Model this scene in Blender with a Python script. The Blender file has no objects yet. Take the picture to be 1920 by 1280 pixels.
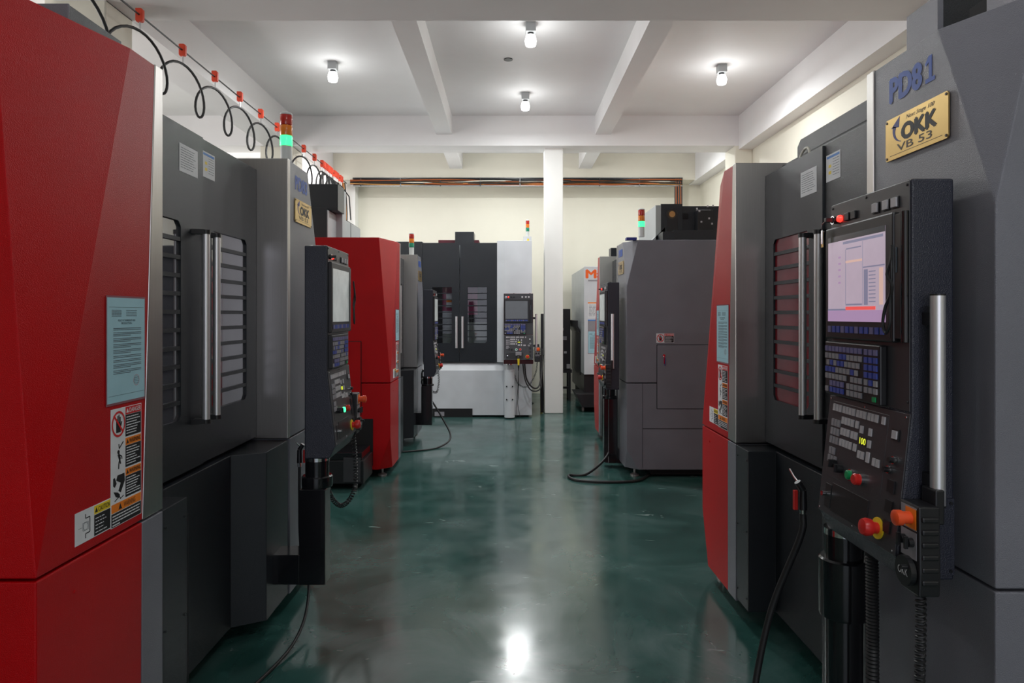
import bpy, bmesh, math, random
from mathutils import Vector, Matrix
random.seed(7)
PI = math.pi
scene = bpy.context.scene
COL = scene.collection

# ------------------------------------------------------------------ camera
cam_d = bpy.data.cameras.new('camera'); cam = bpy.data.objects.new('camera', cam_d); COL.objects.link(cam)
cam.location = (0, 0, 1.6); cam.rotation_euler = (PI/2, 0, 0)
cam_d.sensor_width = 36; cam_d.lens = 24.0
cam_d.shift_x = 7/1920; cam_d.shift_y = -50/1920
cam_d.clip_start = .05; cam_d.clip_end = 100
scene.camera = cam
# ------------------------------------------------------------------ world, exposure
w = bpy.data.worlds.new('world'); scene.world = w; w.use_nodes = True
w.node_tree.nodes['Background'].inputs[0].default_value = (.80, .88, 1, 1)
w.node_tree.nodes['Background'].inputs[1].default_value = .6
scene.view_settings.view_transform = 'Standard'; scene.view_settings.look = 'None'
scene.view_settings.exposure = 0.14; scene.view_settings.gamma = 1
scene.view_settings.use_curve_mapping = False
LAMP_W = 42
LAMPS = [(.245, 7.46, 1.15), (.245, 9.8, .8), (-2.21, 8.6, .9), (2.72, 8.7, 1.1), (.17, 12.0, 1.0), (-2.3, 11.95, .7), (2.7, 11.95, .7), (-6, 8.6, .8), (.245, 4.73, .30), (.245, 2.2, .10), (1.25, -1.0, 1.0), (-2.3, 3.4, .2)]  # near-bay and entrance entries at the end are unseen fill lamps, added

def area(name, loc, rot, sx, sy, e, col=(1, 1, 1)):
    l = bpy.data.lights.new(name, 'AREA'); l.shape = 'RECTANGLE'; l.size = sx; l.size_y = sy
    l.energy = e; l.color = col
    o = bpy.data.objects.new(name, l); COL.objects.link(o); o.location = loc; o.rotation_euler = rot
    return o
# soft fill lights added: enlarged left-window daylight, and an unseen source behind the camera
area('daylight_fill_left', (-7.15, 6, 2.6), (0, -PI/2, 0), 2.6, 5, 170, (1, .93, .9))
area('fill_behind_camera', (.0, -2.9, 2.0), (PI/2, 0, 0), 3.0, 2.6, 26, (.90, .89, 1))

# ------------------------------------------------------------------ materials
MATS = {}
def new_mat(name):
    m = bpy.data.materials.new(name); m.use_nodes = True
    return m, m.node_tree, m.node_tree.nodes['Principled BSDF']
def coords(nt, scale=(1, 1, 1)):
    tc = nt.nodes.new('ShaderNodeTexCoord'); mp = nt.nodes.new('ShaderNodeMapping')
    mp.inputs['Scale'].default_value = scale
    nt.links.new(tc.outputs['Object'], mp.inputs[0]); return mp.outputs[0]
def noise(nt, vec, scale, detail=3, rough=.5):
    n = nt.nodes.new('ShaderNodeTexNoise'); n.inputs['Scale'].default_value = scale
    n.inputs['Detail'].default_value = detail; n.inputs['Roughness'].default_value = rough
    nt.links.new(vec, n.inputs['Vector']); return n
def ramp(nt, fac, stops):
    r = nt.nodes.new('ShaderNodeValToRGB'); nt.links.new(fac, r.inputs[0])
    el = r.color_ramp.elements
    while len(el) < len(stops): el.new(.5)
    for e, (p, c) in zip(el, stops): e.position = p; e.color = (*c, 1)
    return r
def bump(nt, h, strength, dist, b, prev=None):
    n = nt.nodes.new('ShaderNodeBump'); n.inputs['Strength'].default_value = strength; n.inputs['Distance'].default_value = dist
    nt.links.new(h, n.inputs['Height'])
    if prev: nt.links.new(prev, n.inputs['Normal'])
    nt.links.new(n.outputs[0], b.inputs['Normal']); return n.outputs[0]
def plain(name, col, rough=.5, metal=0, spec=.5, emit=0, var=.06, coat=0):
    if name in MATS: return MATS[name]
    m, nt, b = new_mat(name)
    v = coords(nt); n = noise(nt, v, 9, 3)
    lo = tuple(c*(1-var) for c in col); hi = tuple(min(1, c*(1+var)) for c in col)
    r = ramp(nt, n.outputs[0], [(.3, lo), (.7, hi)])
    nt.links.new(r.outputs[0], b.inputs['Base Color'])
    b.inputs['Roughness'].default_value = rough; b.inputs['Metallic'].default_value = metal
    b.inputs['Specular IOR Level'].default_value = spec; b.inputs['Coat Weight'].default_value = coat
    if emit:
        b.inputs['Emission Color'].default_value = (*col, 1); b.inputs['Emission Strength'].default_value = emit
    MATS[name] = m; return m
def hammered(name, col, rough=.38, strength=.35, scale=260, spec=.5, metal=0):
    m, nt, b = new_mat(name)
    v = coords(nt); n = noise(nt, v, scale, 2, .6); n2 = noise(nt, v, 3, 2)
    r = ramp(nt, n2.outputs[0], [(.3, tuple(c*.93 for c in col)), (.7, tuple(c*1.06 for c in col))])
    nt.links.new(r.outputs[0], b.inputs['Base Color'])
    b.inputs['Roughness'].default_value = rough; b.inputs['Specular IOR Level'].default_value = spec
    b.inputs['Metallic'].default_value = metal
    bump(nt, n.outputs[0], strength, .004 if strength >= 1 else .002, b)
    MATS[name] = m; return m
def brushed(name, col, rough=.33):
    m, nt, b = new_mat(name)
    v = coords(nt, (90, 90, 1.2)); n = noise(nt, v, 4, 4, .6); v2 = coords(nt); n2 = noise(nt, v2, 2.2, 2)
    r = ramp(nt, n.outputs[0], [(.3, tuple(c*.94 for c in col)), (.7, tuple(c*1.05 for c in col))])
    nt.links.new(r.outputs[0], b.inputs['Base Color']); b.inputs['Metallic'].default_value = 1
    mr = nt.nodes.new('ShaderNodeMapRange'); mr.inputs[3].default_value = rough-.08; mr.inputs[4].default_value = rough+.1
    nt.links.new(n2.outputs[0], mr.inputs[0]); nt.links.new(mr.outputs[0], b.inputs['Roughness'])
    bump(nt, n.outputs[0], .03, .001, b)
    MATS[name] = m; return m

RED = hammered('red_paint', (.46, .0005, .0030), .28, .8, 380, .22)
GREY = hammered('grey_paint', (.185, .187, .215), .26, .9, 380)
DARK = hammered('dark_paint', (.013, .016, .021), .26, .9, 380)
CASE = hammered('pendant_case', (.026, .028, .042), .26, .9, 300)
MAROON = hammered('maroon_paint', (.09, .008, .018), .4, .2)
WHITE = hammered('white_enamel', (.62, .64, .67), .4, .1)
BEIGEG = hammered('light_grey_enamel', (.42, .44, .45), .4, .1)
STEEL = brushed('brushed_steel', (.50, .48, .46), .32)
CHROME = plain('chrome', (.75, .75, .76), .12, 1)
ALU = plain('satin_aluminium', (.78, .78, .80), .36, .8, var=.02)
BLACK = plain('black_plastic', (.012, .012, .014), .38)
SATIN = plain('black_satin', (.008, .008, .010), .18, coat=.3)
RUBBER = plain('black_rubber', (.012, .012, .013), .5)
VOID = plain('black_void', (.004, .004, .005), .8)
PLATE = plain('panel_plate', (.045, .045, .05), .34)
KEYW = plain('key_white', (.50, .48, .50), .45)
KEYG = plain('key_grey', (.28, .27, .29), .45)
KEYB = plain('key_blue', (.05, .08, .36), .4)
KEYV = plain('key_violet', (.16, .15, .30), .4)
WPAP = plain('white_paper', (.72, .73, .75), .6)
BPAP = plain('pale_blue_paper', (.36, .60, .68), .45)
SLEEVE = plain('clear_sleeve_edge', (.30, .12, .14), .2)
INK = plain('ink', (.07, .09, .11), .7)
INKB = plain('black_print', (.008, .008, .01), .5)
ORANGE = plain('orange_print', (.85, .22, .01), .5)
YELL = plain('yellow_print', (.85, .62, .02), .5)
REDP = plain('red_print', (.65, .012, .015), .5)
BLUEP = plain('blue_stencil', (.015, .08, .42), .45)
NAVY = plain('navy_print', (.01, .018, .22), .4)
BLUEH = plain('blue_header', (.06, .22, .60), .5)
BRASS = plain('brass_plate', (.62, .43, .16), .30, .85, var=.08)
BRASSD = plain('brown_print', (.05, .03, .015), .4)
ESTOP = plain('stop_red', (.60, .02, .015), .35)
ESTOPO = plain('stop_orange', (.85, .09, .02), .35)
GREENB = plain('green_button', (.01, .30, .10), .3)
GLOWR = plain('red_pilot', (1, .03, .02), .3, emit=2.2)
GLOWG = plain('green_pilot', (.05, 1, .3), .3, emit=2.0)
LENR = plain('red_lens', (.50, .015, .008), .15, coat=.6)
LENO = plain('amber_lens', (.85, .22, .01), .15, coat=.6)
LENG = plain('green_lens', (.01, .26, .14), .15, coat=.6)
LENGON = plain('green_lens_lit', (.05, 1.0, .28), .2, emit=1.5)
POLEW = plain('tower_white', (.66, .68, .66), .35)
SEG = plain('segment_display', (.75, .8, .05), .4, emit=.9)
PINK = plain('festoon_red', (.75, .07, .03), .4)
SCRP = plain('screen_pink', (.40, .33, .40), .2, emit=.75, var=.12)
SCRL = plain('screen_lilac', (.33, .22, .36), .2, emit=.8)
SCRG = plain('screen_grey', (.42, .45, .44), .15, emit=.35, var=.25)
SCRD = plain('screen_dark', (.07, .075, .08), .15, emit=.2)
SCRK = plain('screen_bluegrey', (.22, .22, .32), .2, emit=.6)
SCRR = plain('screen_red', (.8, .10, .09), .2, emit=.7)
SCRO = plain('screen_peach', (.62, .42, .36), .2, emit=.7)
MAZ = plain('orange_letters', (.85, .12, .01), .5)
GLASSY = plain('window_glass', (.28, .28, .31), .045, .8, var=.05)
REDGLASS = plain('red_window_glass', (.20, .014, .022), .2, .1, var=.12)
MAGENTA = plain('magenta_cover', (.30, .01, .09), .4)
INNERW = plain('machine_inner_lit_tone', (.62, .64, .66), .4); INNERG = plain('machine_inner_green', (.30, .34, .29), .4)
def thinglass():
    m = bpy.data.materials.new('clear_pane'); m.use_nodes = True; nt = m.node_tree; nt.nodes.clear()
    o = nt.nodes.new('ShaderNodeOutputMaterial'); mx = nt.nodes.new('ShaderNodeMixShader'); t = nt.nodes.new('ShaderNodeBsdfTransparent'); g = nt.nodes.new('ShaderNodeBsdfGlossy')
    t.inputs[0].default_value = (.75, .76, .78, 1); g.inputs['Roughness'].default_value = .03; mx.inputs[0].default_value = .045
    nt.links.new(t.outputs[0], mx.inputs[1]); nt.links.new(g.outputs[0], mx.inputs[2]); nt.links.new(mx.outputs[0], o.inputs[0]); return m
CLEAR = thinglass()
COPPER = plain('cable_copper', (.35, .09, .02), .5)
COPPER2 = plain('cable_tan', (.55, .28, .09), .5)
CABW = plain('cable_white', (.6, .58, .5), .5)
LEVEL = plain('zinc_foot', (.35, .34, .33), .4, .7)

# glazing seen against the daylight
DAY = plain('daylit_glass', (1, .97, .97), .3, emit=1.25, var=.01)
BULB = plain('lamp_bulb', (1, 1, .98), .3, emit=7, var=0)

def wallmat(name, col, rough=.7, gl=0):
    m, nt, b = new_mat(name)
    v = coords(nt); n = noise(nt, v, 1.1, 4, .6); n3 = noise(nt, v, 60, 2)
    r = ramp(nt, n.outputs[0], [(.25, tuple(c*.94 for c in col)), (.75, col)])
    nt.links.new(r.outputs[0], b.inputs['Base Color']); b.inputs['Roughness'].default_value = rough
    bump(nt, n3.outputs[0], .05, .003, b)
    return m
CREAM = wallmat('cream_wall', (.80, .77, .66), .6)
CEIL = wallmat('white_ceiling', (.86, .85, .85), .65)
COLW = wallmat('white_column', (.88, .88, .85), .35)

def floormat():
    m, nt, b = new_mat('green_epoxy_floor')
    v = coords(nt, (1, 1.0, 1)); n1 = noise(nt, v, 1.3, 6, .62); n1.inputs['Distortion'].default_value = .8
    r = ramp(nt, n1.outputs[0], [(.30, (.012, .052, .044)), (.48, (.028, .090, .078)), (.62, (.060, .125, .115)), (.78, (.11, .17, .16))])
    v2 = coords(nt, (2.2, 5.5, 1)); n2 = noise(nt, v2, 1.9, 3, .5); n2.inputs['Distortion'].default_value = 1.5
    r2 = ramp(nt, n2.outputs[0], [(.69, (0, 0, 0)), (.80, (1, 1, 1))])
    mx = nt.nodes.new('ShaderNodeMixRGB'); nt.links.new(r2.outputs[0], mx.inputs[0])
    nt.links.new(r.outputs[0], mx.inputs[1]); mx.inputs[2].default_value = (.30, .38, .36, 1)
    nt.links.new(mx.outputs[0], b.inputs['Base Color'])
    n4 = noise(nt, v, 2.6, 4, .6)
    mr = nt.nodes.new('ShaderNodeMapRange'); mr.inputs[1].default_value = .3; mr.inputs[2].default_value = .7
    mr.inputs[3].default_value = .11; mr.inputs[4].default_value = .25
    nt.links.new(n4.outputs[0], mr.inputs[0]); nt.links.new(mr.outputs[0], b.inputs['Roughness'])
    n3 = noise(nt, v, 2.2, 2, .4)
    bump(nt, n3.outputs[0], .16, .02, b)
    b.inputs['IOR'].default_value = 1.75
    return m
FLOORM = floormat()

# ------------------------------------------------------------------ mesh builder
_fc = {}
def glyphs(s, offset=0.0, shear=0.0):
    k = (s, offset, shear)
    if k in _fc: return _fc[k]
    cu = bpy.data.curves.new('t', 'FONT'); cu.body = s; cu.size = 1; cu.offset = offset; cu.shear = shear; cu.resolution_u = 3
    ob = bpy.data.objects.new('t', cu); COL.objects.link(ob)
    dg = bpy.context.evaluated_depsgraph_get(); me = bpy.data.meshes.new_from_object(ob.evaluated_get(dg))
    vs = [tuple(v.co) for v in me.vertices]; fs = [tuple(p.vertices) for p in me.polygons]
    bpy.data.objects.remove(ob); bpy.data.curves.remove(cu); bpy.data.meshes.remove(me)
    x0 = min(v[0] for v in vs); x1 = max(v[0] for v in vs); y0 = min(v[1] for v in vs); y1 = max(v[1] for v in vs)
    vs = [((v[0]-x0)/(x1-x0), (v[1]-y0)/(y1-y0)) for v in vs]
    _fc[k] = (vs, fs); return _fc[k]

class MB:
    def __init__(s): s.v = []; s.f = []; s.m = []; s.mats = []; s.M = Matrix.Identity(4)
    def mi(s, mat):
        if mat not in s.mats: s.mats.append(mat)
        return s.mats.index(mat)
    def add(s, vs, fs, mat):
        o = len(s.v); s.v += [s.M @ Vector(p) for p in vs]; i = s.mi(mat)
        for f in fs: s.f.append([k+o for k in f]); s.m.append(i)
        return s
    def box(s, x0, x1, y0, y1, z0, z1, mat):
        vs = [(x, y, z) for x in (x0, x1) for y in (y0, y1) for z in (z0, z1)]
        return s.add(vs, [(0, 1, 3, 2), (4, 6, 7, 5), (0, 4, 5, 1), (2, 3, 7, 6), (0, 2, 6, 4), (1, 5, 7, 3)], mat)
    def prism(s, poly, axis, a, b, mat):
        """poly of 2-D points in the two other axes; extruded along axis"""
        n = len(poly)
        def p(q, t):
            return {'x': (t, q[0], q[1]), 'y': (q[0], t, q[1]), 'z': (q[0], q[1], t)}[axis]
        vs = [p(q, a) for q in poly] + [p(q, b) for q in poly]
        fs = [list(range(n)), list(range(2*n-1, n-1, -1))] + [(i, (i+1) % n, n+(i+1) % n, n+i) for i in range(n)]
        return s.add(vs, fs, mat)
    def tube(s, pts, r, mat, n=10, closed=False):
        pts = [Vector(p) for p in pts]; m = len(pts); vs = []; fs = []
        up = None
        for i, p in enumerate(pts):
            a = pts[(i-1) % m] if (closed or i > 0) else p; b = pts[(i+1) % m] if (closed or i < m-1) else p
            t = (b-a).normalized()
            if up is None: up = t.orthogonal().normalized()
            u = (up-t*up.dot(t)); u = u.normalized() if u.length > 1e-6 else t.orthogonal().normalized(); up = u
            w_ = t.cross(u)
            rr = r[i] if isinstance(r, (list, tuple)) else r
            for k in range(n):
                a_ = 2*PI*k/n; vs.append(tuple(p+(u*math.cos(a_)+w_*math.sin(a_))*rr))
        for i in range(m if closed else m-1):
            for k in range(n):
                j = (i+1) % m
                fs.append((i*n+k, i*n+(k+1) % n, j*n+(k+1) % n, j*n+k))
        if not closed: fs += [list(range(n-1, -1, -1)), [(m-1)*n+k for k in range(n)]]
        return s.add(vs, fs, mat)
    def cyl(s, p0, p1, r, mat, n=20, r2=None): return s.tube([p0, p1], [r, r if r2 is None else r2], mat, n)
    def lathe(s, prof, mat, n=28, c=(0, 0)):
        """profile (r,z) about a vertical axis"""
        return s.tube([(c[0], c[1], z) for r, z in prof], [max(r, 1e-4) for r, z in prof], mat, n) if False else s._lathe(prof, mat, n, c)
    def _lathe(s, prof, mat, n, c):
        vs = []; fs = []; m = len(prof)
        for r, z in prof:
            for k in range(n): vs.append((c[0]+r*math.cos(2*PI*k/n), c[1]+r*math.sin(2*PI*k/n), z))
        for i in range(m-1):
            for k in range(n): fs.append((i*n+k, i*n+(k+1) % n, (i+1)*n+(k+1) % n, (i+1)*n+k))
        fs += [list(range(n-1, -1, -1)), [(m-1)*n+k for k in range(n)]]
        return s.add(vs, fs, mat)
    # flat artwork, in the x-y plane of s.M, z is the height above it
    def rect(s, x0, y0, x1, y1, mat, h=.0006): return s.box(x0, x1, y0, y1, 0, h, mat)
    def pol(s, pts, mat, h=.0008): return s.prism(pts, 'z', 0, h, mat)
    def disc(s, x, y, r, mat, h=.0008, n=20): return s.pol([(x+r*math.cos(2*PI*k/n), y+r*math.sin(2*PI*k/n)) for k in range(n)], mat, h)
    def ring(s, x, y, r, w_, mat, h=.001, n=28, ry=1):
        vs = []; fs = []
        for k in range(n):
            a = 2*PI*k/n; c, d = math.cos(a), math.sin(a)*ry
            vs += [(x+r*c, y+r*d, h), (x+(r-w_)*c, y+(r-w_)*d, h)]
        for k in range(n):
            a = 2*k; b = 2*((k+1) % n); fs.append((a, b, b+1, a+1))
        return s.add(vs, fs, mat)
    def line(s, x0, y0, x1, y1, w_, mat, h=.0011):
        d = Vector((x1-x0, y1-y0)); 
        if d.length < 1e-9: return s
        n = Vector((-d.y, d.x)).normalized()*w_/2
        return s.pol([(x0-n.x, y0-n.y), (x1-n.x, y1-n.y), (x1+n.x, y1+n.y), (x0+n.x, y0+n.y)], mat, h)
    def text(s, t, x0, y0, x1, y1, mat, h=.0012, offset=0.0, shear=0.0, depth=0):
        vs, fs = glyphs(t, 0.0, shear)
        if offset:
            d = offset*(y1-y0)*1.1
            for k, (dx, dy) in enumerate(((-d, 0), (d, 0), (0, d*.7), (0, -d*.7))): s.add([(x0+a*(x1-x0)+dx, y0+b*(y1-y0)+dy, h+.00004*(k+1)) for a, b in vs], fs, mat)
        return s.add([(x0+a*(x1-x0), y0+b*(y1-y0), h) for a, b in vs], fs, mat)
    def knob(s, x, y, r, hgt, mat, n=18, r2=None, h=0): return s.cyl((x, y, h), (x, y, h+hgt), r, mat, n, r2)
    def build(s, name, parent=None, bevel=0, smooth=False, label=None, autosmooth=True):
        me = bpy.data.meshes.new(name); me.from_pydata([tuple(v) for v in s.v], [], s.f)
        for m in s.mats: me.materials.append(m)
        me.polygons.foreach_set('material_index', s.m)
        bm = bmesh.new(); bm.from_mesh(me); bmesh.ops.recalc_face_normals(bm, faces=bm.faces); bm.to_mesh(me); bm.free()
        if smooth:
            me.polygons.foreach_set('use_smooth', [True]*len(me.polygons))
            me.set_sharp_from_angle(angle=math.radians(38))
        me.update()
        o = bpy.data.objects.new(name, me); COL.objects.link(o); o.parent = parent
        if bevel:
            b = o.modifiers.new('bevel', 'BEVEL'); b.width = bevel; b.segments = 2; b.limit_method = 'ANGLE'; b.angle_limit = math.radians(25)
            b.harden_normals = False
        if label: o['label'] = label
        return o

def frame(o, right, up):
    r = Vector(right).normalized(); u = Vector(up).normalized(); n = r.cross(u)
    return Matrix(((r.x, u.x, n.x, o[0]), (r.y, u.y, n.y, o[1]), (r.z, u.z, n.z, o[2]), (0, 0, 0, 1)))
def front(x, y, z): return frame((x, y, z), (1, 0, 0), (0, 0, 1))          # artwork on a face whose normal is -y
def tag(o, label, cat, group=None, kind=None):
    if label: o['label'] = label
    if cat: o['category'] = cat
    if group: o['group'] = group
    if kind: o['kind'] = kind
    return o
def empty(name, loc, rz, label, cat, group=None):
    o = bpy.data.objects.new(name, None); COL.objects.link(o); o.location = loc; o.rotation_euler = (0, 0, rz); o.empty_display_size = .1
    return tag(o, label, cat, group)
def struct(o): o['kind'] = 'structure'; return o
def spline(pts, n=8):
    """Catmull-Rom"""
    P = [Vector(p) for p in pts]; P = [P[0]*2-P[1]] + P + [P[-1]*2-P[-2]]; out = []
    for i in range(1, len(P)-2):
        for k in range(n):
            t = k/n; a, b, c, d = P[i-1], P[i], P[i+1], P[i+2]
            out.append(.5*((2*b)+(c-a)*t+(2*a-5*b+4*c-d)*t*t+(3*b-a-3*c+d)*t**3))
    out.append(P[-2]); return [tuple(p) for p in out]
def coil(path, R, turns, n=12):
    """helix of radius R about a smooth path"""
    P = [Vector(p) for p in path]; L = [0]
    for a, b in zip(P, P[1:]): L.append(L[-1]+(b-a).length)
    out = []; up = (P[1]-P[0]).orthogonal().normalized(); N = int(turns*n)
    for i in range(N+1):
        s = L[-1]*i/N; j = 0
        while j < len(P)-2 and L[j+1] < s: j += 1
        t = (s-L[j])/(L[j+1]-L[j]+1e-9); p = P[j].lerp(P[j+1], t); d = (P[j+1]-P[j]).normalized()
        u = (up-d*up.dot(d)).normalized(); up = u; v = d.cross(u); a = 2*PI*i/n
        out.append(tuple(p+(u*math.cos(a)+v*math.sin(a))*R))
    return out

# ------------------------------------------------------------------ the room
def room():
    struct(MB().box(-7.2, 4.2, -3, 14.2, -.2, 0, FLOORM).build('floor'))
    struct(MB().box(-7.2, 4.2, -3, 14.2, 4.78, 4.98, CEIL).build('ceiling'))
    struct(MB().box(-3.05, 4.2, 13.9, 14.2, 0, 4.78, CREAM).build('wall_back'))
    struct(MB().box(3.9, 4.2, -3, 14.2, 0, 4.78, CREAM).build('wall_right'))
    # far left part: pilaster, daylit window, narrow return of the back wall
    m = MB()
    m.box(-3.5, -3.05, 13.6, 14.2, 0, 4.78, COLW); struct(m.build('trim_1'))
    f = MB()
    y0, y1 = 11.42, 13.6
    f.box(-3.56, -3.46, y0, y0+.06, 0, 4.3, COLW); f.box(-3.56, -3.46, y1-.06, y1, 0, 4.3, COLW)
    f.box(-3.56, -3.46, y0, y1, 0, 1.0, COLW); f.box(-3.56, -3.46, y0, y1, 4.24, 4.3, COLW)
    fr = struct(f.build('window_1')); MB().box(-3.52, -3.50, y0+.06, y1-.06, 1.0, 4.24, DAY).build('pane', fr)
    # rear wall of the left aisle
    m = MB(); m.box(-7.2, -6.6, 13.9, 14.2, 0, 4.78, CREAM); m.box(-6.6, -4.0, 13.9, 14.2, 0, 1.0, CREAM); m.box(-4.0, -3.5, 13.9, 14.2, 0, 4.78, CREAM)
    struct(m.build('wall_left_aisle'))
    f = MB(); f.box(-6.6, -4.0, 13.92, 14.0, 1.0, 1.06, COLW); f.box(-6.6, -4.0, 13.92, 14.0, 4.72, 4.78, COLW)
    for x in (-6.6, -5.33, -4.06): f.box(x, x+.06, 13.92, 14.0, 1, 4.78, COLW)
    fr = struct(f.build('window_2')); MB().box(-6.55, -4.02, 13.96, 13.97, 1.06, 4.72, DAY).build('pane', fr)
    m = MB(); m.box(-7.5, -7.2, -3, 14.2, 0, .9, CREAM); m.box(-7.5, -7.2, -3, 3.2, .9, 4.78, CREAM); m.box(-7.5, -7.2, 9, 14.2, .9, 4.78, CREAM); m.box(-7.5, -7.2, 3.2, 9, 4.1, 4.78, CREAM)
    struct(m.build('wall_left'))
    m = MB(); m.box(-7.5, -1.6, -3.3, -3, 0, 4.78, CREAM); m.box(1.6, 4.2, -3.3, -3, 0, 4.78, CREAM); m.box(-1.6, 1.6, -3.3, -3, 3.4, 4.78, CREAM)
    struct(m.build('wall_entrance'))
    # girders
    for i, (y0, y1) in enumerate(((.7, 1.12), (5.85, 6.27), (10.9, 11.36))):
        struct(MB().box(-7.2, 3.9, y0, y1, 4.30, 4.78, CEIL).build('trim_%d' % (10+i)))
    struct(MB().box(-3.5, 3.9, 13.44, 13.9, 4.26, 4.78, CREAM).build('trim_13'))
    struct(MB().box(-3.89, -3.45, -3, 13.6, 4.29, 4.78, CEIL).build('trim_14'))
    struct(MB().box(3.68, 3.9, -3, 13.9, 4.24, 4.78, CEIL).build('trim_15'))
    struct(MB().box(-1.15, -.898, -3, 13.44, 4.478, 4.78, CEIL).build('trim_16'))
    struct(MB().box(1.388, 1.635, -3, 13.44, 4.478, 4.78, CEIL).build('trim_17'))
    # columns
    def col(x0, x1, y0, y1, mat, lab):
        o = MB().box(x0, x1, y0, y1, 0, 4.31, mat).build('column', bevel=.012); tag(o, lab, 'column', kind='structure'); return o
    col(.588, .888, 11.07, 11.36, COLW, 'white square column standing in the aisle in front of the back wall')
    col(-3.98, -3.45, 10.95, 11.42, CREAM, 'cream column under the left girder, farther one')
    col(-3.98, -3.45, 5.85, 6.27, CREAM, 'cream column under the left girder beside the nearest red machine')
    col(3.62, 3.9, 10.9, 11.4, CREAM, 'cream pilaster in the far right corner')
    col(3.68, 3.9, 5.85, 6.27, CREAM, 'cream pilaster on the right wall behind the PD81 machine')
    # small dark disc on the ceiling, its use unknown
    tag(MB().lathe([(.055, 4.772), (.055, 4.78)], BLACK, c=(0, 8.5)).build('round_ceiling_fitting'), 'small dark round fitting on the ceiling between the two lamps over the aisle', 'ceiling fitting')
room()

def lamp(x, y, k, lab):
    e = empty('ceiling_lamp', (x, y, 4.78), 0, lab, 'lamp', 'bare bulb lamps under the ceiling')
    MB().box(-.055, .055, -.055, .055, -.10, 0, BEIGEG).cyl((0, 0, -.13), (0, 0, -.1), .035, BLACK).build('lamp_holder', e, bevel=.006)
    MB().lathe([(.03, -.25), (.055, -.24), (.065, -.19), (.05, -.13)], BULB, n=16).build('bulb', e, smooth=True)
    l = bpy.data.lights.new('lamp_light', 'POINT'); l.energy = LAMP_W*k*.15; l.shadow_soft_size = .07; l.color = (.97, 1, 1)
    o = bpy.data.objects.new('lamp_light', l); COL.objects.link(o); o.location = (x, y, 4.30)
    l = bpy.data.lights.new('lamp_beam', 'AREA'); l.shape = 'DISK'; l.size = .13; l.energy = LAMP_W*k*.8; l.color = (.97, 1, 1)
    o = bpy.data.objects.new('lamp_beam', l); COL.objects.link(o); o.location = (x, y, 4.50)
labs = ['bare ceiling lamp, nearest and brightest of the row over the aisle', 'bare ceiling lamp, second in the row over the aisle', 'bare ceiling lamp over the left machines',
        'bare ceiling lamp over the right machines', 'bare ceiling lamp above the back machine, hidden behind the far girder', 'bare ceiling lamp in the far left bay', 'bare ceiling lamp in the far right bay', 'bare ceiling lamp over the aisle behind the left machines'] + ['added fill lamp %s' % q for q in ('between the two nearest machines, far end', 'between the two nearest machines, near end', 'over the entrance', 'over the nearest machine on the left')]
for (x, y, k), lb in zip(LAMPS, labs): lamp(x, y, k, lb)

# ------------------------------------------------------------------ printed matter
def words(m, x0, x1, y, hgt, mat, seg=(.006, .022), gap=.004, h=.0011):
    x = x0
    while x < x1:
        l = random.uniform(*seg); x2 = min(x+l, x1); m.rect(x, y, x2, y+hgt, mat, h); x = x2+gap
def notice_art(m, w_=.216, h_=.331, paper=BPAP):
    m.rect(0, 0, w_, h_, SLEEVE, .0008); m.rect(.005, .007, w_-.004, h_-.006, paper, .0014)
    H = .0020
    m.rect(.012, h_-.035, w_-.01, h_-.0345, INK, H); m.rect(.012, .028, w_-.01, .0285, INK, H)
    for i in range(5): words(m, .028, .078, h_-.045-i*.0045, .0018, INK, (.005, .014), .002, H)
    for i in range(4): words(m, .105, .165, h_-.045-i*.0055, .0018, INK, (.005, .014), .002, H)
    m.text('POLICY AT WORKSHOP AND', .06, h_-.078, .155, h_-.072, INK, H, .01); m.text('PRODUCTION', .078, h_-.087, .135, h_-.081, INK, H, .01)
    y = h_-.100
    while y > .085:
        for k in range(random.choice((2, 3, 3))):
            words(m, .036, .19 if k < 2 else .13, y, .0017, INK, (.006, .02), .0015, H); y -= .0046
        y -= .004
    m.ring(.162, .066, .017, .0008, REDP, H); m.ring(.162, .066, .013, .0006, INK, H)
    for k in range(4): m.line(.15, .058+k*.005, .176, .056+k*.006, .0007, INK, H)

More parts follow.
